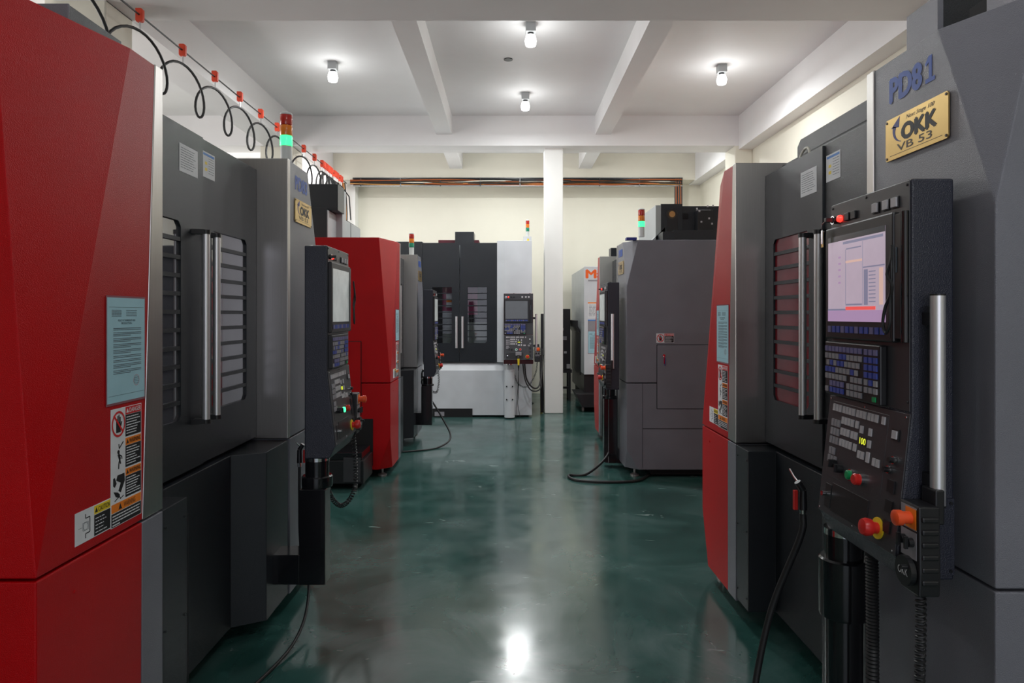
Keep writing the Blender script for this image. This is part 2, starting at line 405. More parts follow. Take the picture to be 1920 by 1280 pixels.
def danger_art(m, x, y, w_, h_, kind):
    """one warning label, pictogram on the left, black text block on the right"""
    m.rect(x, y, x+w_, y+h_, WPAP, .0007)
    px = x+w_*.46; hy = y+h_*.80
    head, word = {'hand': (REDP, 'DANGER'), 'fly': (ORANGE, 'WARNING'), 'feet': (ORANGE, 'WARNING')}[kind]
    hy = y+h_*.74
    m.rect(px, hy, x+w_-.003, y+h_-.002, head, .0011); m.rect(px, y+.003, x+w_-.003, hy-.001, INKB, .0011)
    tc = WPAP if kind == 'hand' else INKB
    m.pol([(px+.004, hy+.005), (px+.018, hy+.005), (px+.011, hy+.018)], tc, .0015)
    m.text(word, px+.021, hy+.005, x+w_-.006, y+h_-.006, tc, .0016, .015)
    n = 7; 
    for k in range(n): words(m, px+.005, x+w_-.008 - (random.random()*.03), hy-.010-k*(hy-y-.012)/n, .0028, WPAP, (.006, .016), .002, .0015)
    cx = x+w_*.235; cy = y+h_*.5
    if kind == 'hand':
        m.rect(cx-.012, cy-.026, cx+.012, cy+.006, INKB, .0011)
        for i, l in enumerate((.018, .026, .029, .022)): m.rect(cx-.012+i*.0063, cy, cx-.0075+i*.0063, cy+l-.001, INKB, .0012)
        m.line(cx+.010, cy-.014, cx+.018, cy+.006, .005, INKB)
        m.ring(cx, cy, .036, .006, REDP, .0016, ry=1.1); m.line(cx-.025, cy+.028, cx+.025, cy-.028, .006, REDP, .0018)
    elif kind == 'fly':
        m.disc(cx, cy+.010, .006, INKB, .0012); m.line(cx, cy+.004, cx+.008, cy-.014, .010, INKB)
        m.line(cx+.008, cy-.012, cx+.002, cy-.026, .006, INKB); m.line(cx+.002, cy-.026, cx+.001, cy-.042, .005, INKB)
        m.line(cx+.006, cy-.012, cx+.012, cy-.028, .005, INKB); m.line(cx+.005, cy, cx+.018, cy-.006, .004, INKB); m.line(cx+.018, cy-.006, cx+.019, cy-.014, .004, INKB)
        m.line(cx+.004, cy+.020, cx+.026, cy+.038, .004, INKB); m.line(cx+.004, cy+.020, cx+.002, cy+.034, .004, INKB)
    else:
        m.pol([(cx-.005, cy+.034), (cx+.032, cy+.034), (cx+.034, cy+.010), (cx+.012, cy-.022), (cx, cy-.014), (cx+.012, cy+.008), (cx-.012, cy+.020)], INKB, .0012)
        m.pol([(cx-.028, cy+.028), (cx-.020, cy+.030), (cx-.010, cy+.010), (cx-.020, cy+.000), (cx-.028, cy+.006)], INKB, .0012)
        m.pol([(cx-.026, cy-.012), (cx-.004, cy-.018), (cx+.008, cy-.028), (cx+.002, cy-.036), (cx-.014, cy-.030)], INKB, .0012)
        m.line(cx-.020, cy-.042, cx+.006, cy-.032, .003, INKB); m.line(cx+.006, cy-.032, cx+.010, cy-.040, .003, INKB); m.line(cx+.010, cy-.040, cx+.028, cy-.034, .003, INKB)

def warning_block(parent, s=1):
    """stack of safety labels on the red cover"""
    m = MB(); m.M = front(0, -.0004, 0)
    danger_art(m, .322, 1.219, .170, .096, 'hand'); danger_art(m, .322, 1.124, .170, .095, 'fly'); danger_art(m, .322, 1.031, .170, .093, 'feet')
    m.rect(.322, .958, .492, 1.031, WPAP, .0007); m.rect(.325, 1.002, .489, 1.028, ORANGE, .0011); m.rect(.325, .960, .489, 1.000, INKB, .0011)
    m.pol([(.362, 1.006), (.380, 1.006), (.371, 1.024)], INKB, .0015); m.text('WARNING', .390, 1.007, .455, 1.023, INKB, .0016)
    for k in range(4): words(m, .330, .480 if k < 3 else .37, .990-k*.009, .0035, WPAP, (.008, .02), .0025, .0015)
    m.rect(.153, .962, .322, 1.053, WPAP, .0007); m.rect(.240, 1.026, .319, 1.050, YELL, .0011); m.rect(.240, .965, .319, 1.024, INKB, .0011)
    m.pol([(.243, 1.031), (.257, 1.031), (.250, 1.045)], INKB, .0015); m.text('CAUTION', .259, 1.031, .316, 1.045, INKB, .0016, .01)
    for k in range(5): words(m, .246, .305-random.random()*.02, 1.012-k*.010, .0025, WPAP, (.006, .018), .004, .0015)
    m.ring(.200, 1.006, .011, .001, INK, .0012)
    for a in ((.188, .995, .212, .995), (.188, 1.017, .212, 1.017), (.188, .995, .188, 1.017), (.212, .995, .212, 1.017), (.168, 1.006, .184, 1.006)): m.line(*a, .0009, INK)
    for a in ((.200, 1.040, .200, 1.028), (.200, 1.028, .220, 1.028), (.220, 1.028, .220, .985), (.220, .985, .200, .985), (.200, .985, .200, .972)): m.line(*a, .0028, INKB)
    return m.build('warning_label', parent, label='stack of DANGER, WARNING and CAUTION stickers with pictograms')

# ------------------------------------------------------------------ control pendant
def key(m, x, y, w_, h_, mat, t=.004): m.box(x, x+w_, y-h_, y, 0, t, mat)
def pendant(root, px, out, zt, case, plate, scr, detail, handle=True, post=None, postmat=None, yb=.0, foot=None, reflect=False, cup=.72):
    W = .45; T = .114; f = -out
    z1 = zt-.63; z2 = zt-1.012; z3 = zt-1.075; fo = f-.042
    prof = [(f, zt), (f, z1), (fo, z2), (fo+.03, z3), (f+T, z3), (f+T, zt)]
    cab = MB().prism(prof, 'x', px, px+W, case).build('control_pendant', root, bevel=.006)
    x1 = px+W
    P = MB()
    P.M = front(px, f, zt)
    P.rect(.004, -.625, W-.004, -.004, plate, .003)
    for a, b in ((.015, -.015), (W/2, -.013), (W-.015, -.015), (W-.012, -.60), (.012, -.60)): P.knob(a, b, .004, .003, BLACK, 8, h=.003)
    for a, b in ((.155, 0), (.40, 0)): P.cyl((a, .0, -.03), (a, .006, -.03), .012, BLACK)
    P.build('face_plate', cab, bevel=.001)
    # top row
    B = MB(); B.M = front(px, f-.003, zt); BM = B.M
    B.knob(.035, -.055, .012, .012, BLACK); B.box(.028, .042, -.062, -.048, .010, .036, BLACK); B.ring(.035, -.055, .014, .003, CHROME, .012)
    B.build('key_switch', cab, bevel=.001)
    for a in (.105, .145): B = MB(); B.M = BM; key(B, a, -.043, .026, .024, BLACK, .008); B.build('push_button', cab, bevel=.001)
    for a in (.27, .325, .37): B = MB(); B.M = BM; B.box(a-.003, a+.029, -.070, -.038, 0, .004, BLACK); key(B, a, -.041, .026, .026, KEYW, .009); B.build('push_button', cab, bevel=.001, label='square white push button')
    R = MB(); R.M = front(px, f-.003, zt); R.lathe([(.010, 0), (.012, .004), (.010, .012), (.004, .014)], GLOWR, 16, (.073, -.055)); R.build('pilot_light', cab, smooth=True, label='lit red pilot light')
    # monitor
    D = MB(); D.M = front(px+.004, f-.003, zt-.442)
    D.prism([(0, 0), (.398, 0), (.398, .360), (0, .360)], 'z', 0, .020, BLACK)
    D.build('monitor_bezel', cab, bevel=.005)
    D = MB(); D.M = front(px+.026, f-.0232, zt-.386)
    D.rect(0, 0, .340, .272, scr, .001)
    if scr is SCRP:
        D.rect(.0, .0, .34, .035, SCRL, .0016); D.rect(.0, .255, .34, .272, SCRD, .0014)
        D.rect(.118, .050, .215, .055, SCRK, .0018); D.rect(.118, .036, .29, .046, SCRR, .002); D.rect(.0, .034, .118, .040, SCRK, .0016)
        D.rect(.118, .182, .215, .189, SCRO, .0018); D.rect(.116, .055, .118, .225, SCRK, .0014); D.rect(.218, .05, .2195, .24, SCRK, .0014)
        D.rect(.222, .160, .338, .164, SCRK, .0016); D.rect(.226, .050, .248, .155, SCRK, .0013); D.rect(.12, .224, .21, .228, SCRK, .0014); D.rect(.31, .05, .33, .155, SCRO, .0014)
        for k in range(9): D.rect(.254, .058+k*.011, .29, .061+k*.011, SCRK, .0014)
        for k in range(5): D.rect(.07, .12+k*.02, .085, .126+k*.02, SCRL, .0014)
        D.rect(.1, .242, .33, .250, SCRK, .0015)
    D.build('screen', cab)
    K = MB(); K.M = front(px+.026, f-.0232, zt-.405)
    K.rect(-.006, -.024, .364, .010, BLACK, .001)
    for k in range(12): key(K, .004+k*.0285, .004, .019, .020, KEYB if k % 3 else KEYV, .004)
    K.build('soft_keys', cab)
    # data port cover on the right of the monitor
    C = MB(); C.M = front(px, f-.003, zt)
    C.box(.404, .432, -.43, -.09, 0, .016, BLACK); C.box(.409, .416, -.25, -.18, .016, .018, INK)
    C.cyl((.436, -.44, .006), (.436, -.085, .006), .010, SATIN, 12)
    C.build('port_cover', cab, bevel=.003)
    # keypad
    Q = MB(); Q.M = front(px+.006, f-.003, zt-.452)
    Q.box(0, .335, -.172, 0, 0, .022, BLACK); Q.build('keypad_housing', cab, bevel=.004)
    Q = MB(); Q.M = front(px+.012, f-.0255, zt-.460)
    u = .0235; kw, kh = .0175, .0165; rnd = random.Random(3)
    def row(y, xs, cols):
        for x, c in zip(xs, cols): key(Q, x*u+.004, y, kw, kh, {'w': KEYG, 'b': KEYB, 'v': KEYV}[c])
    row(-.006, range(10), 'vvvvvvvvvv'); row(-.006, (10.4, 11.5, 12.6), 'vvv')
    row(-.029, range(10), 'wwwwbbwwww'); row(-.051, [k+.4 for k in range(9)], 'wbwbbwwww'); row(-.073, range(9), 'bbbwwwwbw'); row(-.095, (0, 1, 2, 3, 4, 5, 7, 8, 9), 'wwwwwwwww')
    row(-.117, (1.3, 2.3, 3.3, 4.3, 6, 7, 8, 9), 'vvvvwwww'); row(-.138, (0, 1.3, 2.3, 3.3, 4.3, 6, 7, 8, 9), 'wbbbbwwww')
    for i, y in enumerate((-.029, -.051, -.073)): row(y, (10.4, 11.5, 12.6), 'bbb')
    row(-.095, (10.4, 11.5, 12.6), 'wbw'); row(-.117, (10.4, 11.5, 12.6), 'www')
    key(Q, 12.4*u, -.142, .018, .014, GREENB, .003)
    Q.build('keypad', cab)
    # sloping operator panel
    sl = Vector((0, fo-f, z2-z1)); ln = sl.length
    O = MB(); O.M = frame((px, f, z1), (1, 0, 0), -sl)
    O.rect(.0, -ln+.002, W, -.002, plate, .004)
    for a in (.012, W/2, W-.012):
        for b in (-.012, -ln+.012): O.knob(a, b, .0035, .003, CHROME, 8, h=.004)
    O.rect(.028, -.262, .355, -.018, PLATE, .0048)
    O.rect(.033, -.258, .17, -.10, KEYG if detail else KEYG, .0052) if False else None
    O.box(.040, .078, -.36, -.285, .004, .0065, BLACK); O.box(.085, .30, -.365, -.275, .004, .006, BLACK)
    O.build('operator_plate', cab, bevel=.001)
    O = MB(); O.M = frame((px, f, z1), (1, 0, 0), -sl); O.M = O.M @ Matrix.Translation((0, 0, .0048))
    def keys(x, y, n, mat=KEYW, dx=.0195, w2=.0155, h2=.022):
        for k in range(n): q = MB(); q.M = O.M; key(q, x+k*dx, y, w2, h2, mat, .004); q.build('operator_key', cab)
    keys(.036, -.026, 3); keys(.100, -.026, 4); keys(.185, -.026, 3); keys(.250, -.026, 3); keys(.326, -.026, 1)
    keys(.100, -.060, 4); keys(.186, -.060, 1); keys(.036, -.075, 3, KEYG); keys(.036, -.103, 3, KEYG); keys(.036, -.131, 3, KEYG); keys(.040, -.166, 2, KEYG); keys(.036, -.192, 3, KEYG)
    keys(.100, -.095, 3); keys(.165, -.095, 2); keys(.100, -.130, 4); keys(.186, -.130, 1)
    keys(.215, -.070, 1); keys(.264, -.070, 1); keys(.264, -.105, 1)
    keys(.215, -.145, 2); keys(.264, -.140, 1, h2=.03); keys(.300, -.150, 2)
    O2 = MB(); O2.M = O.M
    O2.rect(.212, -.128, .256, -.100, BLACK, .001); O2.text('100', .216, -.124, .250, -.105, SEG, .0014, .02)
    O2.build('override_display', cab, label='small display reading 100 in yellow digits')
    O3 = MB(); O3.M = O.M
    for a, b, r_ in ((.085, -.214, .013), (.125, -.222, .013)): O3 = MB(); O3.M = O.M; O3.knob(a, b, r_, .018, BLACK); O3.box(a-.003, a+.003, b-.012, b+.012, .018, .024, BLACK); O3.build('rotary_knob', cab)
    for a, b in ((.405, -.135), (.385, -.165)): O3 = MB(); O3.M = O.M; O3.knob(a, b, .011, .006, CHROME); O3.knob(a, b, .008, .018, BLACK); O3.build('selector_switch', cab)
    O3 = MB(); O3.M = O.M; O3.box(.383, .415, -.082, -.05, 0, .003, BLACK); key(O3, .388, -.055, .022, .022, KEYW, .007); O3.build('push_button', cab, label='square white push button')
    for b in (-.19, -.245, -.30): O3 = MB(); O3.M = O.M; O3.box(.388, .420, b-.034, b, 0, .004, BLACK); O3.build('blank_cover', cab)
    O3 = MB(); O3.M = O.M; O3.knob(.058, -.318, .008, .02, CHROME, h=.001); O3.build('panel_lock', cab)
    gl = GLOWG if reflect else GREENB
    G = MB(); G.M = O.M; G.knob(.192, -.226, .018, .008, CHROME); G.lathe([(.014, .008), (.014, .016), (.010, .018)], gl, 18, (.192, -.226)); G.build('start_button', cab, label='green cycle start button in a chrome ring')
    G = MB(); G.M = O.M; G.knob(.252, -.226, .018, .010, CHROME); G.lathe([(.016, .008), (.017, .024), (.013, .028)], ESTOP, 18, (.252, -.226)); G.build('stop_button', cab, label='red feed hold button in a chrome ring')
    G = MB(); G.M = O.M; G.knob(.362, -.335, .030, .004, YELL); G.lathe([(.016, .004), (.016, .018), (.023, .022), (.025, .036), (.021, .046), (.008, .049)], ESTOP, 24, (.362, -.335)); G.build('emergency_stop', cab, smooth=True, label='red mushroom emergency stop on a yellow ring')
    if handle:
        H = MB(); hx = x1+.048; hy = f+.040
        H.cyl((hx, hy, zt-.86), (hx, hy, zt-.315), .018, ALU, 24)
        for zz in (zt-.375, zt-.80): H.box(x1-.002, hx, hy-.012, hy+.018, zz-.016, zz+.016, BLACK)
        for zz in (zt-.863, zt-.315): H.cyl((hx, hy, zz), (hx, hy, zz+.004), .0185, BLACK, 24)
        H.build('grab_handle', cab, smooth=True, label='vertical aluminium grab handle on black brackets')
        S = MB(); S.M = frame((x1, f, 0), (0, 1, 0), (0, 0, 1)); S.rect(.004, zt-1.06, .112, zt-.855, CASE, .004)
        for a in (.014, .102):
            for b in (zt-.867, zt-1.048 if a > .05 else zt-.867): S.knob(a, b, .004, .004, BLACK, 10, h=.004)
        S.build('side_plate', cab)
    # support post
    if post:
        cx, cy = post; pm = postmat or SATIN; zb = z3
        m = MB(); m.lathe([(.062, zb-.02), (.062, zb)], CHROME, 28, (cx, cy)); m.lathe([(.060, zb-.10), (.060, zb-.02)], pm, 28, (cx, cy))
        m.lathe([(.076, cup), (.078, cup+.01), (.078, zb-.102), (.072, zb-.096)], pm, 28, (cx, cy))
        m.build('post_collar', root, smooth=True)
        m = MB()
        if foot and cup < .7:
            m.lathe([(.058, .02), (.058, cup)], pm, 28, (cx, cy)); m.box(cx-.05, cx+.05, cy, .02, .12, .25, pm); m.build('support_post', root, smooth=True)
        elif foot:
            zc = foot; m.prism([(cx-.075, cy-.060), (cx+.03, cy-.060), (cx+.075, cy-.02), (cx+.075, cy+.072), (cx-.075, cy+.072)], 'z', zc, .72, pm)
            m.box(cx-.072, cx+.072, cy+.07, .02, zc, zc+.15, pm)
            m.build('support_post', root, bevel=.004)
        else:
            m.lathe([(.080, .02), (.080, .72)], pm, 28, (cx, cy))
            m.box(cx-.09, cx+.09, cy+.05, yb+.01, .05, .70, pm)
            for a in (-.045, .045):
                for zz in (.30, .50): m.cyl((cx+a, cy-.083, zz), (cx+a, cy-.06, zz), .011, BLACK, 12)
            m.build('support_post', root, smooth=True)
    return cab

def signal_tower(root, x, y, z, lit, rad=.032, base=.10):
    b = MB().lathe([(rad*.95, z), (rad*.95, z+base), (rad, z+base)], POLEW, 24, (x, y)).build('signal_tower', root, smooth=True, label='three colour signal light')
    h = .055
    for k, (n, mt, lb) in enumerate((('green_lens', LENGON if lit else LENG, 'lit green lens' if lit else 'unlit green lens'), ('amber_lens', LENO, 'amber lens'), ('red_lens', LENR, 'red lens'))):
        z0 = z+base+k*(h+.002); MB().lathe([(rad, z0), (rad*1.04, z0+.004), (rad*1.04, z0+h-.004), (rad, z0+h)], mt, 24, (x, y)).build(n, b, smooth=True, label=lb)
    zz = z+base+3*(h+.002); MB().lathe([(rad*1.02, zz), (rad*1.02, zz+.008), (rad*.7, zz+.014)], POLEW, 24, (x, y)).build('tower_cap', b, smooth=True)

# ------------------------------------------------------------------ the machining centre
W_ = 2.56; SEAM = .93
def okk_plate(root, x0, z0, w_=.31, h_=.13):
    m = MB(); m.M = front(x0, -.002, z0)
    m.prism([(0, .006), (.006, 0), (w_-.006, 0), (w_, .006), (w_, h_-.006), (w_-.006, h_), (.006, h_), (0, h_-.006)], 'z', 0, .004, BRASS)
    for a in (.008, w_-.008):
        for b in (.008, h_-.008): m.knob(a, b, .004, .002, BRASSD, 10, h=.004)
    m.M = m.M @ Matrix.Translation((0, 0, .004))
    m.text('Next Stage 100', .112, .104, .250, .120, BRASSD, .0006, .0, .3)
    m.text('OKK', .090, .050, .258, .096, INKB, .0006, .10)
    m.text('VB 53', .064, .020, .238, .042, BRASSD, .0006, .012)
    m.rect(.025, .0125, .285, .0138, BRASSD, .0005)
    # curved arrow
    pts = []; N = 14
    for k in range(N+1):
        a = math.radians(160+k*100/N); pts.append((.095+.055*math.cos(a), .088+.042*math.sin(a)))
    inn = []
    for k in range(N+1):
        a = math.radians(160+k*100/N); r = .036+.017*(k/N)**.9; inn.append((.095+r*math.cos(a), .088+(r*.76)*math.sin(a)))
    for k in range(N): m.pol([pts[k], pts[k+1], inn[k+1], inn[k]], NAVY, .0005)
    m.pol([(.032, .098), (.074, .094), (.078, .126)], NAVY, .0005)
    m.build('name_plate', root, label='brass name plate lettered Next Stage 100 OKK VB 53')

def vb53(loc, rz, label, zt, num=None, pend=(1.715, .278), scr=SCRP, tower=None, detail=True, tops=None, sidecut=False, reddoor=False, greydoor=False, pz=1.95, seam_z=SEAM, foot=.24, start_lit=False, postxy=None, cup=.72, door_dx=0, ztop_door=-.06):
    root = empty('machining_centre', loc, rz, label, 'machine', 'machining centres along the aisle')
    S = seam_z; z0 = .08; D = 2.05; g = .004
    # --- red cover, upper: front, triangular facet, side
    A = (.43, 0, zt); B = (0, .112, zt); P = (0, 0, S+g); xb, xt = .500, .578
    vs = [P, A, B, (xb, 0, S+g), (xt, 0, zt), (0, D, S+g), (0, D, zt), (xb, D, S+g), (xt, D, zt)]
    fs = [(0, 3, 4, 1), (0, 1, 2), (0, 2, 6, 5), (1, 4, 8, 6, 2), (3, 7, 8, 4), (5, 6, 8, 7), (0, 5, 7, 3)]
    rc = MB().add(vs, fs, RED).build('red_upper_cover', root, bevel=.004, label='faceted red painted side cover')
    warning_block(rc)
    # --- red cover, lower with chamfered foot
    c = .12; zc = .40
    vs = [(0, 0, S-g), (0, 0, zc), (c, 0, z0), (0, c, z0), (.49, 0, z0), (.50, 0, S-g), (0, D, z0), (0, D, S-g), (.49, D, z0), (.50, D, S-g)]
    fs = [(0, 5, 4, 2, 1), (1, 2, 3), (0, 1, 3, 6, 7), (2, 4, 8, 6, 3), (0, 7, 9, 5), (4, 5, 9, 8), (6, 8, 9, 7)]
    m = MB().add(vs, fs, RED)
    if sidecut: pass
    rl = m.build('red_lower_cover', root, bevel=.004, label='red painted lower side cover')
    m = MB(); m.M = front(0, 0, 0)
    m.knob(.155, .84, .006, .003, RED, 10); m.build('cover_screw', rl)
    if reddoor:   # electrical cabinet door on the near side
        m = MB(); m.M = frame((0, 0, 0), (0, -1, 0), (0, 0, 1))
        m.box(-1.0, -.29, .62, 1.335, 0, .008, RED); m.build('cabinet_door', root, bevel=.003)
        m = MB(); m.M = frame((0, 0, 0), (0, -1, 0), (0, 0, 1))
        m.rect(-1.006, .614, -.284, 1.341, VOID, .002); m.build('door_gap', root)
        m = MB(); m.M = frame((-.008, 0, 0), (0, -1, 0), (0, 0, 1)); m.knob(-.46, 1.26, .022, .012, CHROME); m.knob(-.46, 1.26, .012, .03, CHROME)
        m.cyl((-.46, 1.26, .03), (-.475, 1.19, .035), .008, CHROME, 10, .005); m.build('door_lock', root, smooth=True, label='chrome turn handle')
        m = MB().box(-.004, .3, .17, 1.6, .12, .58, VOID); m.build('service_opening', root, label='dark opening under the red cabinet door')
    # --- grey cover, upper
    za = 1.875; X = W_
    vs = [(2.0, 0, S+g), (2.0, 0, zt), (X-.23, 0, zt), (X, 0, za), (X, 0, S+g), (X, .112, zt), (X, D, zt), (X, D, S+g), (2.0, D, zt), (2.0, D, S+g)]
    fs = [(0, 4, 3, 2, 1), (2, 3, 5), (3, 4, 7, 6, 5), (1, 2, 5, 6, 8), (0, 1, 8, 9), (6, 7, 9, 8), (0, 9, 7, 4)]
    gc = MB().add(vs, fs, GREY).build('grey_upper_cover', root, bevel=.004, label='faceted grey hammered side cover')
    vs = [(2.0, 0, S-g), (2.0, 0, z0), (X-c, 0, z0), (X, 0, .28), (X, 0, S-g), (X, c, z0), (X, D, z0), (X, D, S-g), (2.0, D, z0), (2.0, D, S-g)]
    fs = [(0, 1, 2, 3, 4), (2, 5, 3), (3, 5, 6, 7, 4), (1, 8, 6, 5, 2), (0, 4, 7, 9), (6, 8, 9, 7), (0, 9, 8, 1)]
    gl = MB().add(vs, fs, GREY).build('grey_lower_cover', root, bevel=.004)
    if greydoor:
        m = MB(); m.M = frame((X, 0, 0), (0, 1, 0), (0, 0, 1))
        m.rect(.294, .675, 1.30, 1.309, VOID, .001); m.rect(.155, .48, 2.0, .486, VOID, .001); m.rect(.155, z0+.02, .158, .93, VOID, .001)
        m.build('panel_gap', root)
        m = MB(); m.M = frame((X, 0, 0), (0, 1, 0), (0, 0, 1)); m.box(.30, 1.295, .68, 1.303, 0, .006, GREY); m.build('cabinet_door', root, bevel=.003)
        m = MB(); m.M = frame((X+.006, 0, 0), (0, 1, 0), (0, 0, 1)); m.knob(.363, 1.20, .014, .012, CHROME); m.box(.36, .367, 1.12, 1.2, .012, .018, CHROME); m.box(.368, .374, 1.10, 1.18, .014, .02, NAVY)
        m.build('door_key', root, label='small lock with keys hanging in it')
        m = MB(); m.M = frame((X, 0, 0), (0, 1, 0), (0, 0, 1)); danger_art(m, .29, 1.325, .175, .092, 'hand'); m.build('danger_label', root, label='white and black DANGER sticker above the cabinet door')
    # --- posts
    STx = .628
    m = MB(); m.prism([(xb, 0), (xt, 0), (xt, .003), (xb, .003)], 'z', 0, 0, STEEL) if False else None
    vs = [(xb, -.002, S+g), (STx, -.002, S+g), (STx, -.002, zt+.003), (xt, -.002, zt+.003), (xb, .3, S+g), (STx, .3, S+g), (STx, .3, zt+.003), (xt, .3, zt+.003)]
    fs = [(0, 1, 2, 3), (1, 5, 6, 2), (3, 2, 6, 7), (0, 3, 7, 4), (4, 7, 6, 5), (0, 4, 5, 1)]
    MB().add(vs, fs, STEEL).build('steel_post', root, bevel=.003, label='brushed steel door post')
    MB().box(.497, STx, -.002, .3, z0, S-g, GREY).build('post_base', root, bevel=.003)
    MB().box(1.955, 1.998, -.003, .3, S+g, zt+.003, STEEL).build('steel_post', root, bevel=.003, label='brushed steel door post')
    # --- core and head
    MB().box(.45, 2.1, .215, D-.02, .13, zt-.12, DARK).build('machine_body', root, label='dark enclosure behind the doors')
    # --- doors
    def door(x0, x1, wx0, wx1, hx, yf, zb, zd, gm=GLASSY):
        m = MB(); y0, y1 = yf, yf+.022; wz0, wz1 = 1.165, 1.985
        m.box(x0, wx0, y0, y1, zb, zd, DARK); m.box(wx1, x1, y0, y1, zb, zd, DARK); m.box(wx0, wx1, y0, y1, zb, wz0, DARK); m.box(wx0, wx1, y0, y1, wz1, zd, DARK)
        n = 11; p = (wz1-wz0)/n
        for k in range(1, n): m.box(wx0, wx1, y0+.001, y0+.010, wz0+k*p-.0085, wz0+k*p+.0085, DARK)
        for a, b in ((wx0, 1), (wx1, -1)):
            for q, s2 in ((wz0, 1), (wz1, -1)): m.prism([(a, q), (a+b*.022, q), (a, q+s2*.022)], 'y', y0, y1, DARK)
        d = m.build('sliding_door', root, label='dark hammered sliding door with slatted window')
        MB().box(wx0, wx1, yf+.010, yf+.016, wz0, wz1, gm).build('window_pane', d, label='glossy reflecting window' if gm is GLASSY else 'reddish window pane')
        h = MB(); hy = yf-.05
        h.cyl((hx, hy, 1.15), (hx, hy, 1.945), .0165, ALU, 24)
        for zz in (1.135, 1.945):
            h.cyl((hx, hy, zz), (hx, hy, zz+.018), .019, BLACK, 20); h.prism([(hx-.019, hy), (hx+.019, hy), (hx+.012, yf+.001), (hx-.03, yf+.001)], 'z', zz, zz+.020, BLACK)
        h.build('door_handle', d, smooth=True, label='vertical aluminium bar handle')
        return d
    zd = zt+ztop_door
    dx = door_dx
    d1 = door(.632, 1.288+dx, .74, 1.085 + (.07 if num == 'PD81' else 0), 1.205+dx, .155, S+.015, zd, REDGLASS if num == 'PD81' else GLASSY); d2 = door(1.292+dx, 1.952, 1.40+dx, 1.815, 1.335+dx, .165, S+.015, zd)
    m = MB(); m.M = front(1.07, .1548, zd-.19); m.rect(0, 0, .165, .115, WPAP, .0007)
    for k in range(9): words(m, .012, .15-random.random()*.03, .098-k*.010, .002, INK, (.01, .03), .004)
    m.build('instruction_sheet', d1, label='white printed sheet')
    m = MB(); m.M = front(1.305+dx, .1648, zd-.165); m.rect(0, 0, .125, .115, WPAP, .0007); m.rect(.006, .098, .118, .108, BLUEH, .001); m.rect(.022, .058, .045, .070, YELL, .001); m.rect(.022, .030, .045, .043, YELL, .001)
    for k in range(7): words(m, .06, .115, .088-k*.011, .0018, INK, (.01, .02), .003)
    m.build('instruction_sheet', d2, label='white sheet with blue header and yellow squares')
    # --- sill and lower front
    pl = [(.63, 0), (.81, 0), (.81, .14), (1.55, .14), (1.63, -.004), (1.953, -.004), (1.953, .3), (.63, .3)]
    MB().prism(pl, 'z', .10, S-.004, DARK).build('lower_front_cover', root, bevel=.003)
    m = MB(); m.M = front(0, 0, 0)
    for a in (.65, .79):
        for b in (.86, .50, .16): m.knob(a, b, .005, .003, BLACK, 8)
    m.rect(.812, .13, .82, .86, VOID, .0006); m.build('cover_screws', root)
    MB().box(.06, 2.5, .25, D-.1, .02, .14, VOID).build('base_frame', root)
    f = MB(); 
    for a, b in ((.12, .10), (2.44, .10), (.12, 1.9), (2.44, 1.9), (1.0, .3)):
        f2 = MB(); f2.lathe([(.045, 0), (.045, .012), (.022, .022), (.012, .03), (.012, .11)], LEVEL, 16, (a, b)); f2.build('levelling_foot', root, smooth=True)
    # --- extras
    if num:
        m = MB(); m.M = front(2.088, -.0005, 2.262+(zt-2.405)); m.text(num.replace('1', ''), 0.006, 0.006, .226 if '1' not in num else .168, .080, BLUEP, .0006, .065)
        if '1' in num: m.pol([(.188, .006), (.232, .006), (.232, .018), (.218, .018), (.218, .082), (.204, .082), (.186, .064), (.190, .056), (.204, .064), (.204, .018), (.188, .018)], BLUEP, .0006)
        m.rect(.006+(.058 if '1' in num else .060), .040, .062+(.01 if '1' in num else .014), .048, BLUEP, .0007); m.build('stencilled_number', root, label='blue stencilled %s' % num)
    okk_plate(root, 2.077, 2.085+(zt-2.405))
    if tower: signal_tower(root, tower[0], tower[1], zt+tower[3], tower[2], base=tower[4])
    px, out = pend
    cab = pendant(root, px, out, pz, CASE, PLATE, scr, detail, post=postxy or (px+.075, -out+.07), foot=foot, cup=cup, reflect=start_lit)
    return root, cab

def local(root, p):
    c, s = math.cos(root.rotation_euler.z), math.sin(root.rotation_euler.z)
    return (root.location.x+c*p[0]-s*p[1], root.location.y+s*p[0]+c*p[1], root.location.z+p[2])

L1, L1c = vb53((-1.19, 1.72, 0), PI/2, 'nearest machine on the left, large red cover in front, steel post with blue number PD83', 2.44, 'PD83', scr=SCRG, tower=(2.03, .03, True, 0, .085), start_lit=True)
R1, R1c = vb53((1.21, 4.255, 0), -PI/2, 'nearest machine on the right, dark doors and grey cover with blue number PD81', 2.405, 'PD81', pend=(1.98, .132), pz=1.965, seam_z=.915, ztop_door=-.07, foot=.05, postxy=(1.975, -.09), cup=.60)
L2, L2c = vb53((-1.157, 6.7, 0), PI/2, 'farther red machine on the left with a chrome turn handle on its side door', 2.36, 'PD82', pend=(1.72, .225), pz=1.91, scr=SCRG, tower=(2.03, .08, False, 0, .10), reddoor=True, start_lit=False)
R2, R2c = vb53((1.162, 9.26, 0), -PI/2, 'farther grey machine on the right with cabinet door and key on its side', 2.335, 'PD80', pend=(1.98, .165), pz=1.925, scr=SCRG, tower=(2.38, .18, True, .05, .10), greydoor=True, start_lit=True, foot=.05)

